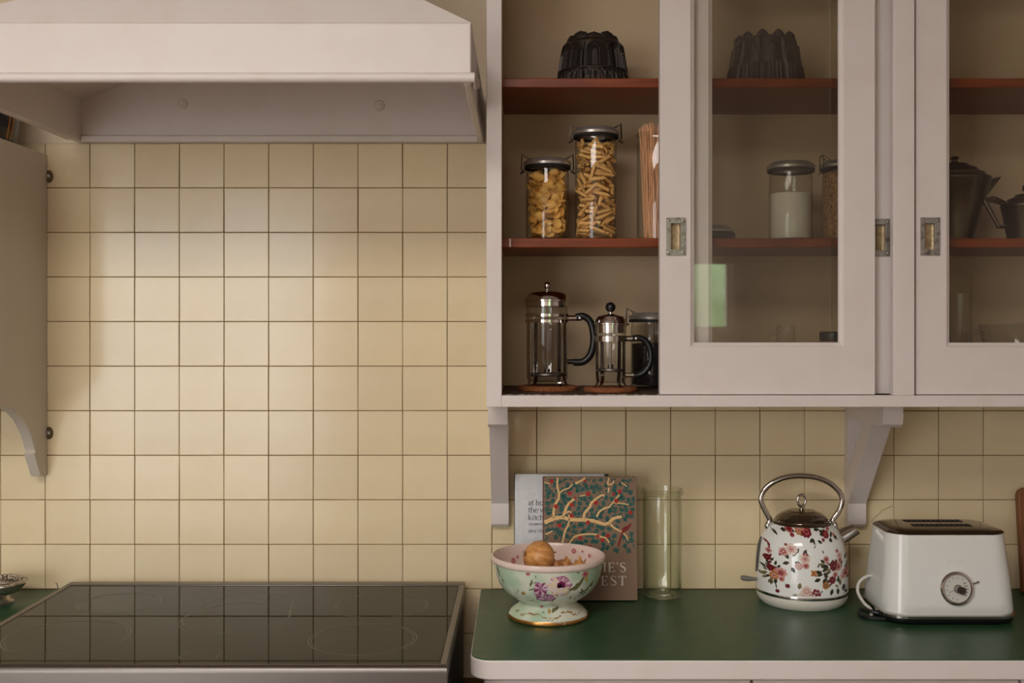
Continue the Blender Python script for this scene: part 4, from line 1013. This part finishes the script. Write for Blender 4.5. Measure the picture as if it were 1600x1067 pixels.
P_ = lambda n_, *c: mat('china_'+n_, rgb(*c), .2)
pr.build(bw, {'mauve': ('mauve_petal_print', P_('mauve', 170, 112, 150)), 'plum': ('plum_petal_print', P_('plum', 118, 42, 84)), 'paleflower': ('pale_petal_print', P_('pale', 230, 208, 214)), 'pinkp': ('pink_petal_print', P_('pink', 198, 134, 152)),
              'creamp': ('cream_petal_print', P_('cream', 232, 212, 176)), 'darkc': ('flower_centre_print', P_('dark', 46, 18, 30)), 'rosep': ('rose_print', P_('rose', 196, 108, 116)), 'ochre': ('ochre_print', P_('ochre', 186, 160, 92)), 'leafb': ('leaf_print', P_('leafb', 112, 112, 74)), 'giltdot': ('gilt_speckle_print', P_('gilt', 160, 112, 60))})
li = Lathe(inner)
pr = Prints(lambda a, b, e: li.point(0, a, li.L[5]+b, e))
for a, b, r_2 in ((PI/2-.55, .012, .006), (PI/2-.95, .016, .005), (PI/2-.75, .010, .003), (PI/2+.75, .03, .007), (2.2, .024, .004)):
    for i in range(6): pr.disc('rosep', a+math.cos(i*1.05)*r_2*.6/.11, b+math.sin(i*1.05)*r_2*.6, r_2*.4/.11, .0009, 7, sy=.11)
pr.build(bw, {'rosep': ('inner_rose_print', P_('rose2', 206, 118, 126))})
M_onion = mat('onion_skin', rgb(222, 164, 98), .38, spec=.45, noise=(90, rgb(184, 116, 58), .38, .68, (1, 1, .08)))
M_root = mat('onion_root', rgb(150, 108, 62), .9)
def onion(x, y, z, r, rot, label):
    t = thing('onion', (x, y, z), label, 'onion', 'onions in the bowl'); t.rotation_euler = rot
    pr_ = [(0, -.86), (.2, -.85), (.55, -.72), (.85, -.42), (1, -.02), (.95, .32), (.74, .62), (.45, .80), (.22, .93), (.12, 1.1), (.13, 1.28), (.06, 1.34), (0, 1.3)]
    MB().lathe([(a*r, b*r) for a, b in pr_], 32, rfun=lambda q, z_, a: q*(1+.012*math.sin(7*a)+.006*math.sin(13*a+2))).build('bulb', M_onion, t, smooth=80)
    mb = MB(); rg = random.Random(int(r*1e5))
    for i in range(12):
        a = rg.uniform(0, 6.28); mb.tube([(0, 0, -.84*r), (.12*r*math.cos(a), .12*r*math.sin(a), -.9*r), (.2*r*math.cos(a), .2*r*math.sin(a), (-.95-rg.uniform(0, .1))*r)], .0006, 5)
    mb.build('root_tuft', M_root, t)
    mb = MB()                      # flaking papery skin near the neck
    for i in range(4):
        a = rg.uniform(0, 6.28); c_, s_ = math.cos(a), math.sin(a); e = .3
        mb.add([(.5*r*math.cos(a-e), .5*r*math.sin(a-e), .82*r), (.5*r*math.cos(a+e), .5*r*math.sin(a+e), .82*r), (.62*r*math.cos(a+e*.6), .62*r*math.sin(a+e*.6), 1.0*r), (.6*r*c_, .6*r*s_, 1.12*r)], [(0, 1, 2, 3)])
    mb.build('loose_skin', M_onion, t, fix=False)
oz = cz+.121
onion(bxc-.0205, BY-.012, Z(871, BY-.012), .0365, (.15, 1.9, 0.5), 'large golden onion rising above the bowl rim')
onion(bxc+.034, BY+.026, cz+.088, .028, (.5, .35, 0), 'half-hidden brown onion in the middle of the bowl')
onion(bxc+.066, BY-.026, cz+.101, .0235, (-.15, .25, 1.0), 'onion at the right inside of the bowl, tip showing')
onion(bxc-.018, BY+.055, cz+.090, .027, (.9, .2, 2.0), 'onion low at the back of the bowl behind the large one')

# ---------------------------------------------------------------- tall empty jar
TY = -.068
t = thing('tall_glass_jar', (X(1034.5, TY), TY, cz), 'tall empty clear glass jar standing right of the books', 'jar')
hT = Z(763, TY)-cz
tp = [(0, .001), (.036, .001), (.041, .003), (.0445, .010), (.0445, hT-.030), (.0435, hT-.020), (.0425, hT-.014), (.0475, hT-.012), (.0482, hT-.006), (.046, hT-.005), (.0465, hT), (.0430, hT), (.0405, hT-.012), (.0415, hT-.030), (.0415, .014), (.036, .009), (.02, .011), (0, .012)]
MB().lathe(tp, 64, rfun=lambda r, z, a: r*(1+.004*math.sin(5*a+z*31)*math.sin(z*22)) if r > .03 and .03 < z < hT-.03 else r).build('jar_glass', M_jarmix, t, smooth=60)
MB().lathe([(.0405, .0), (.0425, .0015), (.0405, .003)], 48).build('base_ring', M_glass, t)

# ---------------------------------------------------------------- kettle
KY = -.110; kxc = X(1252.5, KY); kk = K(KY); kzof = 940.0
ket = thing('kettle', (kxc, KY, cz), 'white electric kettle with rose print and chrome hoop handle', 'kettle')
M_enamel = mat('white_enamel', rgb(238, 240, 236), .12, coat=.4)
zy = lambda v: CAMZ-(720+v/4.268-505)*kk-cz
kp = [(.1000, .030), (.1003, .040), (.1000, .060), (.0990, zy(700)), (.0975, zy(630)), (.0945, zy(560)), (.0905, zy(515)), (.0850, zy(478)), (.0770, zy(445)), (.0690, zy(422)), (.0630, zy(408)), (.058, zy(404))]
MB().lathe([(0, .004), (.084, .0), (.088, .0005), (.094, .006), (.0985, .014), (.1000, .022), (.0995, .026)], 64).build('power_base', mat('cream_plastic', rgb(228, 224, 210), .3), ket)
MB().lathe([(.0985, .0255), (.1015, .026), (.1020, .029), (.1015, .032), (.0985, .0325)], 64).build('base_trim_ring', M_chrome, ket)
MB().lathe(kp, 72).build('body', M_enamel, ket)
l0 = zy(410)
lid = MB().lathe([(.060, l0-.004), (.0645, l0-.003), (.0650, l0+.001), (.0625, l0+.004), (.0600, l0+.0055), (.0590, l0+.008), (.0540, l0+.014), (.0460, l0+.020), (.0380, l0+.0235), (.0310, l0+.0255), (.030, l0+.027), (.015, l0+.0285), (.0055, l0+.029), (.0050, l0+.033), (0, l0+.033)], 64).build('lid', M_chrome_refl, ket)
fzc = zy(263)
MB().tube([(.0115*math.cos(a*PI/14)*.92, -.0, fzc+.0125*math.sin(a*PI/14)) for a in range(28)], .0032, 12, closed=True).xform(Matrix.Rotation(.35, 4, 'Z')).build('ring_finial', M_chrome, lid)
hx = lambda v: (v-478)/4.268*kk
hpts = [(248, 432), (262, 405), (262, 385), (235, 335), (210, 280), (207, 240), (228, 195), (275, 150), (350, 115), (430, 101), (500, 101), (580, 112), (660, 145), (720, 195), (745, 240), (744, 290), (722, 340), (690, 385), (684, 410), (705, 440)]
MB().tube(spline([(hx(a), 0, zy(b)) for a, b in hpts], 5), .0062, 14).build('hoop_handle', M_chrome, ket)
for a in (250, 700):
    MB().ball((hx(a), 0, zy(432)), .0085, 14, 10, (.8, .9, 1.1)).build('handle_mount', M_chrome, ket)
sp0 = Vector((hx(700), 0, zy(520))); sp1 = Vector((hx(838), 0, zy(452)))
dr = (sp1-sp0).normalized()
spt = MB().tube([sp0, sp0+dr*.012, sp1], [.0205, .0195, .0125], 24, caps=False)
for i in range(48, 72):              # slanted lip
    v_ = spt.v[i]; spt.v[i] = (v_[0]+(v_[2]-sp1.z)*-.35, v_[1], v_[2]-(v_[0]-sp1.x)*.0)
spt.build('spout', M_chrome, ket)
MB().tube([sp0+dr*.020, sp0+dr*.030], [.0150, .0115], 18).build('spout_inside', M_dark, ket)
gw = []
for i in range(9):
    s_ = zy(735)+(zy(505)-zy(735))*i/8
    rr = [q for q in kp]; 
    lt = Lathe(kp); r, z, n_ = lt.at(lt.s_of_z(s_)); gw.append((r, z))
mb = MB(); vs = []; fs = []
for i, (r, z) in enumerate(gw):
    wd = .010*(1-.75*abs(i-4)**3/64)
    vs += [(-(r+.0005)*math.cos(wd/r), -r*math.sin(wd/r), z), (-(r+.004), -wd*.4, z), (-(r+.004), wd*.4, z), (-(r+.0005)*math.cos(wd/r), r*math.sin(wd/r), z)]
for i in range(8):
    for c_ in range(3): fs.append((4*i+c_, 4*i+c_+1, 4*i+c_+5, 4*i+c_+4))
mb.add(vs, fs).build('water_window', mat('smoked_plastic', rgb(96, 94, 90), .15), ket)
MB().tube([(-.098, 0, zy(787)), (hx(150), 0, zy(787)), (hx(120), 0, zy(785)), (hx(90), 0, zy(780)), (hx(72), 0, zy(776))], [.0035, .0045, .0058, .0062, .004], 12).build('switch_lever', mat('grey_plastic', rgb(120, 116, 108), .3), ket)
lk_ = Lathe(kp)
def kpix(zx, zv):
    dx = (zx-478)/4.268*(kk*.975); z = CAMZ-(720+zv/4.268-505)*K(KY-.06)-cz; z = max(.036, min(zy(412), z)); r, _, _ = lk_.at(lk_.s_of_z(z))
    return math.asin(max(-.995, min(.995, dx/r))), z
pr = Prints(lambda a, b, e: lk_.point(0, -PI/2+a, lk_.s_of_z(b), e), 2); rng = random.Random(17)
def kblob(col, x_, y_, rx, ry, lift, n=10, rot=0., wob=.15):
    pts = []
    for i in range(n):
        a = 2*PI*i/n; q = 1+wob*math.sin(i*2.9+x_+y_); u, v_ = rx*q*math.cos(a), ry*q*math.sin(a)
        pts.append(kpix(x_+u*math.cos(rot)-v_*math.sin(rot), y_+u*math.sin(rot)+v_*math.cos(rot)))
    pr.poly(col, pts, lift)
def kleaf(col, x_, y_, a, l, wd, lift=.0003):
    c_, d_ = math.cos(a), math.sin(a)
    pr.poly(col, [kpix(x_+c_*u*l-d_*v_*wd, y_+d_*u*l+c_*v_*wd) for u, v_ in ((0, 0), (.25, .4), (.55, .5), (.85, .22), (1, 0), (.85, -.22), (.55, -.5), (.25, -.4))], lift)
def rose(x_, y_, r, outc, midc, inc):
    for i in range(7): a = i*.9+x_; kblob(outc, x_+.55*r*math.cos(a), y_+.55*r*math.sin(a), .5*r, .45*r, .0005+.00004*i, 9, a)
    for i in range(5): a = i*1.26+y_; kblob(midc, x_+.3*r*math.cos(a), y_+.3*r*math.sin(a), .34*r, .26*r, .0009+.00004*i, 8, a)
    kblob(inc, x_, y_, .24*r, .2*r, .0012, 8); kblob(outc, x_+.08*r, y_-.1*r, .1*r, .08*r, .0014, 6)
# top band
for x_, y_, a in ((400, 470, .5), (500, 455, 0), (540, 455, .9), (535, 480, .3), (555, 470, -.4), (480, 500, 1.2), (380, 470, 3.6), (690, 450, .6), (700, 465, -.6), (640, 500, .5), (630, 470, 2), (245, 450, 2.4), (255, 465, 1), (490, 505, 2.4), (515, 515, .6), (330, 465, 3.2), (560, 440, 0), (600, 510, .8)):
    kleaf('dgreen', x_, y_, a, rng.uniform(28, 44), rng.uniform(16, 24))
for x_, y_, r, c in ((350, 455, 22, 0), (360, 488, 14, 0), (450, 468, 34, 1), (405, 462, 24, 3), (430, 450, 16, 3), (580, 485, 24, 1), (555, 515, 11, 1), (605, 455, 16, 2), (690, 440, 18, 2), (640, 490, 10, 2)):
    rose(x_, y_, r, *(('rosek', 'redk', 'darkr'), ('redk', 'rosek', 'darkr'), ('pinkk', 'rosek', 'redk'), ('orangek', 'pinkk', 'redk'))[c])
for x_, y_ in ((325, 475), (345, 440), (480, 535), (500, 545), (650, 515), (640, 505)): kleaf('olive', x_, y_, rng.uniform(0, 6), 26, 8)
# pale pair of roses
for x_, y_, a in ((350, 620, -1), (330, 660, 2.8), (360, 655, .3), (340, 690, 1), (325, 640, -2), (420, 610, -1.2), (365, 600, -.9)): kleaf('dgreen', x_, y_, a, 42, 24)
rose(345, 575, 36, 'palek', 'pinkk', 'rosek'); rose(300, 595, 27, 'pinkk', 'rosek', 'palek'); rose(425, 630, 34, 'palek', 'pinkk', 'rosek'); rose(385, 680, 24, 'pinkk', 'palek', 'rosek'); rose(430, 675, 22, 'pinkk', 'rosek', 'redk')
for x_, y_ in ((315, 550), (420, 600), (440, 605), (280, 615)): rose(x_, y_, 9, 'redk', 'rosek', 'darkr')
# large right bunch
for i in range(46):
    a = rng.uniform(0, 6.28); q = rng.uniform(30, 118); kleaf(rng.choice(('dgreen', 'dgreen', 'olive')), 645+q*math.cos(a)*.95, 725+q*math.sin(a)*.85, a+rng.gauss(0, .5), rng.uniform(28, 48), rng.uniform(12, 22))
for x_, y_, a in ((575, 690, 2.6), (580, 700, 4.0), (530, 720, 3.3), (525, 760, 2.8), (560, 755, 2.0), (545, 720, .8), (610, 830, 1.9), (650, 830, 1.5), (690, 820, 1.1), (725, 850, 1.6)): kleaf('dgreen', x_, y_, a, 46, 26)
for x_, y_, r, c in ((622, 682, 34, 0), (655, 690, 30, 1), (608, 772, 26, 0), (720, 742, 34, 1), (745, 725, 24, 1), (690, 760, 26, 2), (565, 635, 22, 1), (668, 620, 24, 2), (650, 590, 13, 1), (672, 650, 18, 1), (560, 805, 24, 3), (630, 740, 20, 1), (755, 770, 18, 0), (575, 660, 10, 1)):
    rose(x_, y_, r, *(('redk', 'darkr', 'rosek'), ('pinkk', 'rosek', 'redk'), ('palek', 'pinkk', 'rosek'), ('orangek', 'olive', 'orangek'))[c])
for x_, y_, a in ((480, 722, -2.4), (480, 722, -.7), (482, 726, 2.6), (482, 726, .8)): kleaf('orangek', x_, y_, a, 26, 20, .0005)
kleaf('dgreen', 476, 712, 1.2, 26, 6, .0007); kleaf('dgreen', 505, 690, -1.2, 34, 10); kleaf('dgreen', 550, 600, -1.9, 26, 8)
# left bunch
for i in range(26):
    a = rng.uniform(0, 6.28); q = rng.uniform(16, 60); kleaf(rng.choice(('dgreen', 'olive')), 240+q*math.cos(a)*.8, 745+q*math.sin(a), a, rng.uniform(24, 40), 15)
for y_ in range(560, 710, 22): kleaf(rng.choice(('dgreen', 'redk')), 215+rng.uniform(-10, 16), y_, rng.uniform(-2.6, -.6), 30, 13)
for x_, y_, r, c in ((282, 735, 34, 1), (245, 760, 26, 3), (230, 715, 22, 0), (213, 650, 20, 0), (222, 605, 16, 1), (318, 815, 14, 0), (262, 858, 12, 0), (255, 725, 18, 3), (285, 775, 18, 1)):
    rose(x_, y_, r, *(('redk', 'darkr', 'rosek'), ('pinkk', 'rosek', 'redk'), ('palek', 'pinkk', 'rosek'), ('orangek', 'pinkk', 'redk'))[c])
kleaf('dgreen', 300, 800, .7, 40, 7); kleaf('dgreen', 250, 800, 1.4, 50, 7)
# bottom spray
for x_, y_, a in ((385, 830, -1.4), (380, 870, 2.8), (400, 895, .4), (440, 895, .1), (375, 885, .9), (420, 900, .6), (455, 880, .9)): kleaf('olive', x_, y_, a, 44, 26)
rose(432, 840, 34, 'palek', 'pinkk', 'palek'); rose(410, 868, 28, 'palek', 'palek', 'pinkk'); rose(455, 862, 24, 'pinkk', 'palek', 'rosek')
for x_, y_ in ((485, 835), (495, 862), (515, 860), (490, 882), (522, 885), (475, 850), (505, 840)): rose(x_, y_, 11, 'redk', 'rosek', 'darkr')
for x_, y_, a in ((510, 870, .4), (520, 850, -.5), (510, 890, .9), (530, 905, 1.1)): kleaf('dgreen', x_, y_, a, 24, 8)
# right edge spray
for x_, y_, r in ((728, 545, 15), (738, 575, 17), (742, 605, 13)): rose(x_, y_, r, 'palek', 'pinkk', 'redk')
for x_, y_, a in ((735, 560, 1), (745, 590, 1.4), (730, 530, -1.4), (755, 625, 1.4)): kleaf('dgreen', x_, y_, a, 26, 12)
E_ = lambda n_, *c: mat('kettle_'+n_, rgb(*c), .25)
pr.build(ket, {'dgreen': ('dark_leaf_print', E_('dgreen', 50, 50, 34)), 'olive': ('olive_leaf_print', E_('olive', 118, 108, 72)), 'redk': ('red_rose_print', E_('red', 122, 32, 38)), 'rosek': ('rose_petal_print', E_('rose', 164, 82, 82)),
               'pinkk': ('pink_petal_print', E_('pink', 206, 156, 146)), 'palek': ('pale_petal_print', E_('pale', 222, 200, 186)), 'darkr': ('rose_centre_print', E_('dark', 92, 16, 26)), 'orangek': ('orange_petal_print', E_('orange', 186, 118, 60))})

# ---------------------------------------------------------------- toaster
tx, ty = .892, -.208
to = thing('toaster', (tx, ty, cz), 'cream two-slice toaster with round dial and chrome base', 'toaster')
def rrect(a, b, r, n=8):
    p = []
    for sx_, sy_, a0 in ((1, 1, 0), (-1, 1, 90), (-1, -1, 180), (1, -1, 270)): p += arc(sx_*(a-r), sy_*(b-r), r, a0, a0+90, n)
    return p
def loft(rings, caps=(True, True)):
    mb = MB(); n = len(rings[0][0]); vs = [(x_, y_, z) for p, z in rings for x_, y_ in p]; fs = []
    for i in range(len(rings)-1):
        for k2 in range(n): fs.append((i*n+k2, i*n+(k2+1) % n, (i+1)*n+(k2+1) % n, (i+1)*n+k2))
    if caps[0]: fs.append(tuple(range(n-1, -1, -1)))
    if caps[1]: fs.append(tuple((len(rings)-1)*n+k2 for k2 in range(n)))
    return mb.add(vs, fs)
ta, tb, tz0, tz1 = .1385, .0975, .0195, .182
M_toast = mat('cream_white_lacquer', rgb(230, 231, 226), .22, coat=.3)
loft([(rrect(ta-.010, tb-.010, .042), 0), (rrect(ta-.003, tb-.003, .046), .004), (rrect(ta, tb, .046), .010), (rrect(ta, tb, .046), .013)]).build('base_plinth', M_black, to)
loft([(rrect(ta, tb, .046), .013), (rrect(ta+.002, tb+.002, .047), .0145), (rrect(ta+.002, tb+.002, .047), .0195), (rrect(ta-.001, tb-.001, .046), .021)]).build('base_trim', M_chrome, to)
body = loft([(rrect(ta-.003, tb-.003, .046), .021), (rrect(ta-.001, tb-.001, .046), .024)]+[(rrect(ta-.001-.0135*(i/8)**1.15, tb-.001-.022*(i/8)**1.2, .046-.006*i/8), .024+(tz1-.024)*i/8) for i in range(1, 9)]).build('body', M_toast, to, smooth=45)
ta2, tb2 = ta-.0145, tb-.023
top = loft([(rrect(ta2, tb2, .040), tz1), (rrect(ta2+.001, tb2+.001, .040), tz1+.0015), (rrect(ta2-.001, tb2-.001, .040), tz1+.004), (rrect(ta2-.012, tb2-.010, .034), tz1+.008), (rrect(ta2-.034, tb2-.022, .028), tz1+.0105), (rrect(ta2-.06, tb2-.04, .02), tz1+.0115)]).build('top_plate', M_chrome_refl, to, smooth=50)
for y_ in (-.024, .024):
    sl = MB().box(-.062, .062, y_-.011, y_+.011, tz1+.0095, tz1+.0122).build('bread_slot', M_dark, top)
    for i in range(12): MB().box(-.058+i*.0105, -.0565+i*.0105, y_-.011, y_+.011, tz1+.0122, tz1+.0128).build('guard_wire', M_wire, sl)
# dial
fyb = -(tb-.001); dzc = Z(919.5, -.30)-cz; dxc = X(1495, -.30)-tx
tilt = math.atan2(.022, .158); zfr = (dzc-.024)/(tz1-.024); yfac = -(tb-.001-.022*zfr**1.2)
DM = Matrix.Translation((dxc, yfac-.001, dzc)) @ Matrix.Rotation(PI/2-tilt, 4, 'X')
dial = MB().lathe([(.0345, -.003), (.0345, .004), (.0325, .0065), (.0290, .0070), (.0275, .005), (.0270, .003)], 56).xform(DM).build('dial_bezel', M_chrome, to)
MB().lathe([(0, .0036), (.0272, .0036)], 48).xform(DM).build('dial_face', mat('dial_white', rgb(206, 204, 196), .3), dial)
MB().lathe([(.0085, .0036), (.0085, .0075), (.0075, .0085), (.006, .0085)], 32).xform(DM).build('dial_collar', M_chrome, dial)
MB().lathe([(.0075, .0045), (.0075, .0145), (.006, .0165), (0, .0165)], 32).xform(DM @ Matrix.Translation((.006, -.003, 0))).build('dial_knob', mat('dark_brown_knob', rgb(52, 44, 40), .3), dial)
mk = MB()
for i in range(9):
    a = math.radians(60+i*26); b = len(mk.v)
    mk.box(.0205, .0238, -.0005, .0005, .0037, .0039); mk.xform(Matrix.Rotation(a, 4, 'Z'), b)
for i in range(5):
    b = len(mk.v); mk.box(.0165, .0225, -.0006, .0006, .0037, .0039).box(.0165, .0177, -.0006, .0018, .0037, .0039); mk.xform(Matrix.Rotation(math.radians(-38+i*18), 4, 'Z'), b)
b = len(mk.v); mk.box(.009, .019, -.0004, .0004, .0037, .0039); mk.xform(Matrix.Rotation(math.radians(205), 4, 'Z'), b)
mk.xform(DM).build('dial_markings', M_dark, dial, smooth=0)
MB().tube([(.033, .010, .003), (.040, .012, .003), (.0445, .0145, .003)], [.0016, .0018, .0026], 8).xform(DM).build('dial_lever', M_chrome, dial)
# raised maker's name
fc = bpy.data.curves.new('maker', 'FONT'); fc.body = 'Breville'; fc.size = .0125; fc.extrude = .0003; fc.align_x = 'CENTER'
fo = bpy.data.objects.new('maker', fc); COL.objects.link(fo); dg = bpy.context.evaluated_depsgraph_get(); me = bpy.data.meshes.new_from_object(fo.evaluated_get(dg)); bpy.data.objects.remove(fo)
me.materials.clear(); me.materials.append(mat('raised_name', rgb(232, 228, 218), .25))
nz = Z(880, -.29)-cz; nf = (nz-.024)/(tz1-.024)
so = bpy.data.objects.new('raised_lettering', me); COL.objects.link(so); so.parent = to; so.location = (X(1493, -.29)-tx, -(tb-.001-.022*nf**1.2)-.0004, nz); so.rotation_euler = (PI/2-tilt, 0, 0)
# side lever on the right and mains cord at the left
MB().tube([(ta-.006, -.02, .045), (ta+.008, -.02, .045)], .004, 10).build('lift_lever', M_chrome, to)
MB().tube(spline([(-ta+.012, .02, .075), (-ta-.004, .022, .074), (-ta-.020, .025, .060), (-ta-.0245, .02, .040), (-ta-.018, .0, .022), (-ta-.008, -.015, .012), (-ta-.012, -.03, .0045)], 6), .0034, 10).build('mains_cord', mat('white_cord', rgb(206, 202, 192), .4), to)
MB().tube(spline([(-ta+.02, -.045, .006), (-ta-.012, -.030, .012), (-ta-.030, -.01, .010), (-ta-.036, -.035, .0045), (-ta-.02, -.055, .0045), (-ta+.02, -.066, .0045)], 6), .0038, 10).build('black_cord_loop', M_black, to)

# ---------------------------------------------------------------- chopping board, silver dish, cooker clip
cbx = X(1595, -.04)
t = thing('chopping_board', (cbx, -.055, cz+.0026), 'brown wooden chopping board leaning on the tiles at the right edge', 'board'); t.rotation_euler = (-.12, 0, 0)
bo = [(0, .0)]+[(.22, 0)]+arc(.20, .22, .02, 0, 90, 6)+arc(.02, .22, .02, 90, 180, 6)
MB().prism(bo, 'xz', 0, .02).build('board', M_wood, t, bevel=.003)
MB().tube([(.11+.016*math.cos(i*PI/10), -.0005, .205+.016*math.sin(i*PI/10)) for i in range(20)], .002, 8, closed=True).build('hole_rim', M_dark, t)
M_silver = mat('tarnished_silver', rgb(196, 186, 170), .25, metal=.8, noise=(90, rgb(130, 118, 100), .5, .66))
t = thing('silver_dish', (X(-6, -.125), -.125, cz), 'ornate silver dish on the green worktop left of the cooker', 'dish')
rd = .066
MB().lathe([(0, .018), (.03, .018), (.05, .026), (rd-.004, .042), (rd, .046), (rd-.001, .049), (rd-.006, .046), (.05, .030), (.03, .022), (0, .021)], 64, rfun=lambda r, z, a: r*(1+.03*math.cos(8*a)) if r > .045 else r).build('dish_body', M_silver, t)
mb = MB()
for i in range(40):
    a = 2*PI*i/40; q = rd*(1+.03*math.cos(8*a))-.006
    mb.ball((q*math.cos(a), q*math.sin(a), .0475), .0055, 8, 6, (1, 1, .6)); mb.ball(((q-.010)*math.cos(a+.08), (q-.010)*math.sin(a+.08), .0445), .0035, 8, 6)
mb.build('beaded_rim', M_silver, t)
MB().lathe([(.036, 0), (.037, .003), (.030, .008), (.026, .019)], 48).build('foot', M_silver, t)
tag(MB().tube([(X(92, -.03), -.03, cz+.002), (X(89, -.03), -.03, Z(912, -.03)), (X(87, -.03), -.03, Z(910, -.03)), (X(90, -.03), -.03, Z(914, -.03))], .0012, 6).build('wire_hook', M_nickel), 'tiny bent wire hook behind the cooker corner', 'hook')
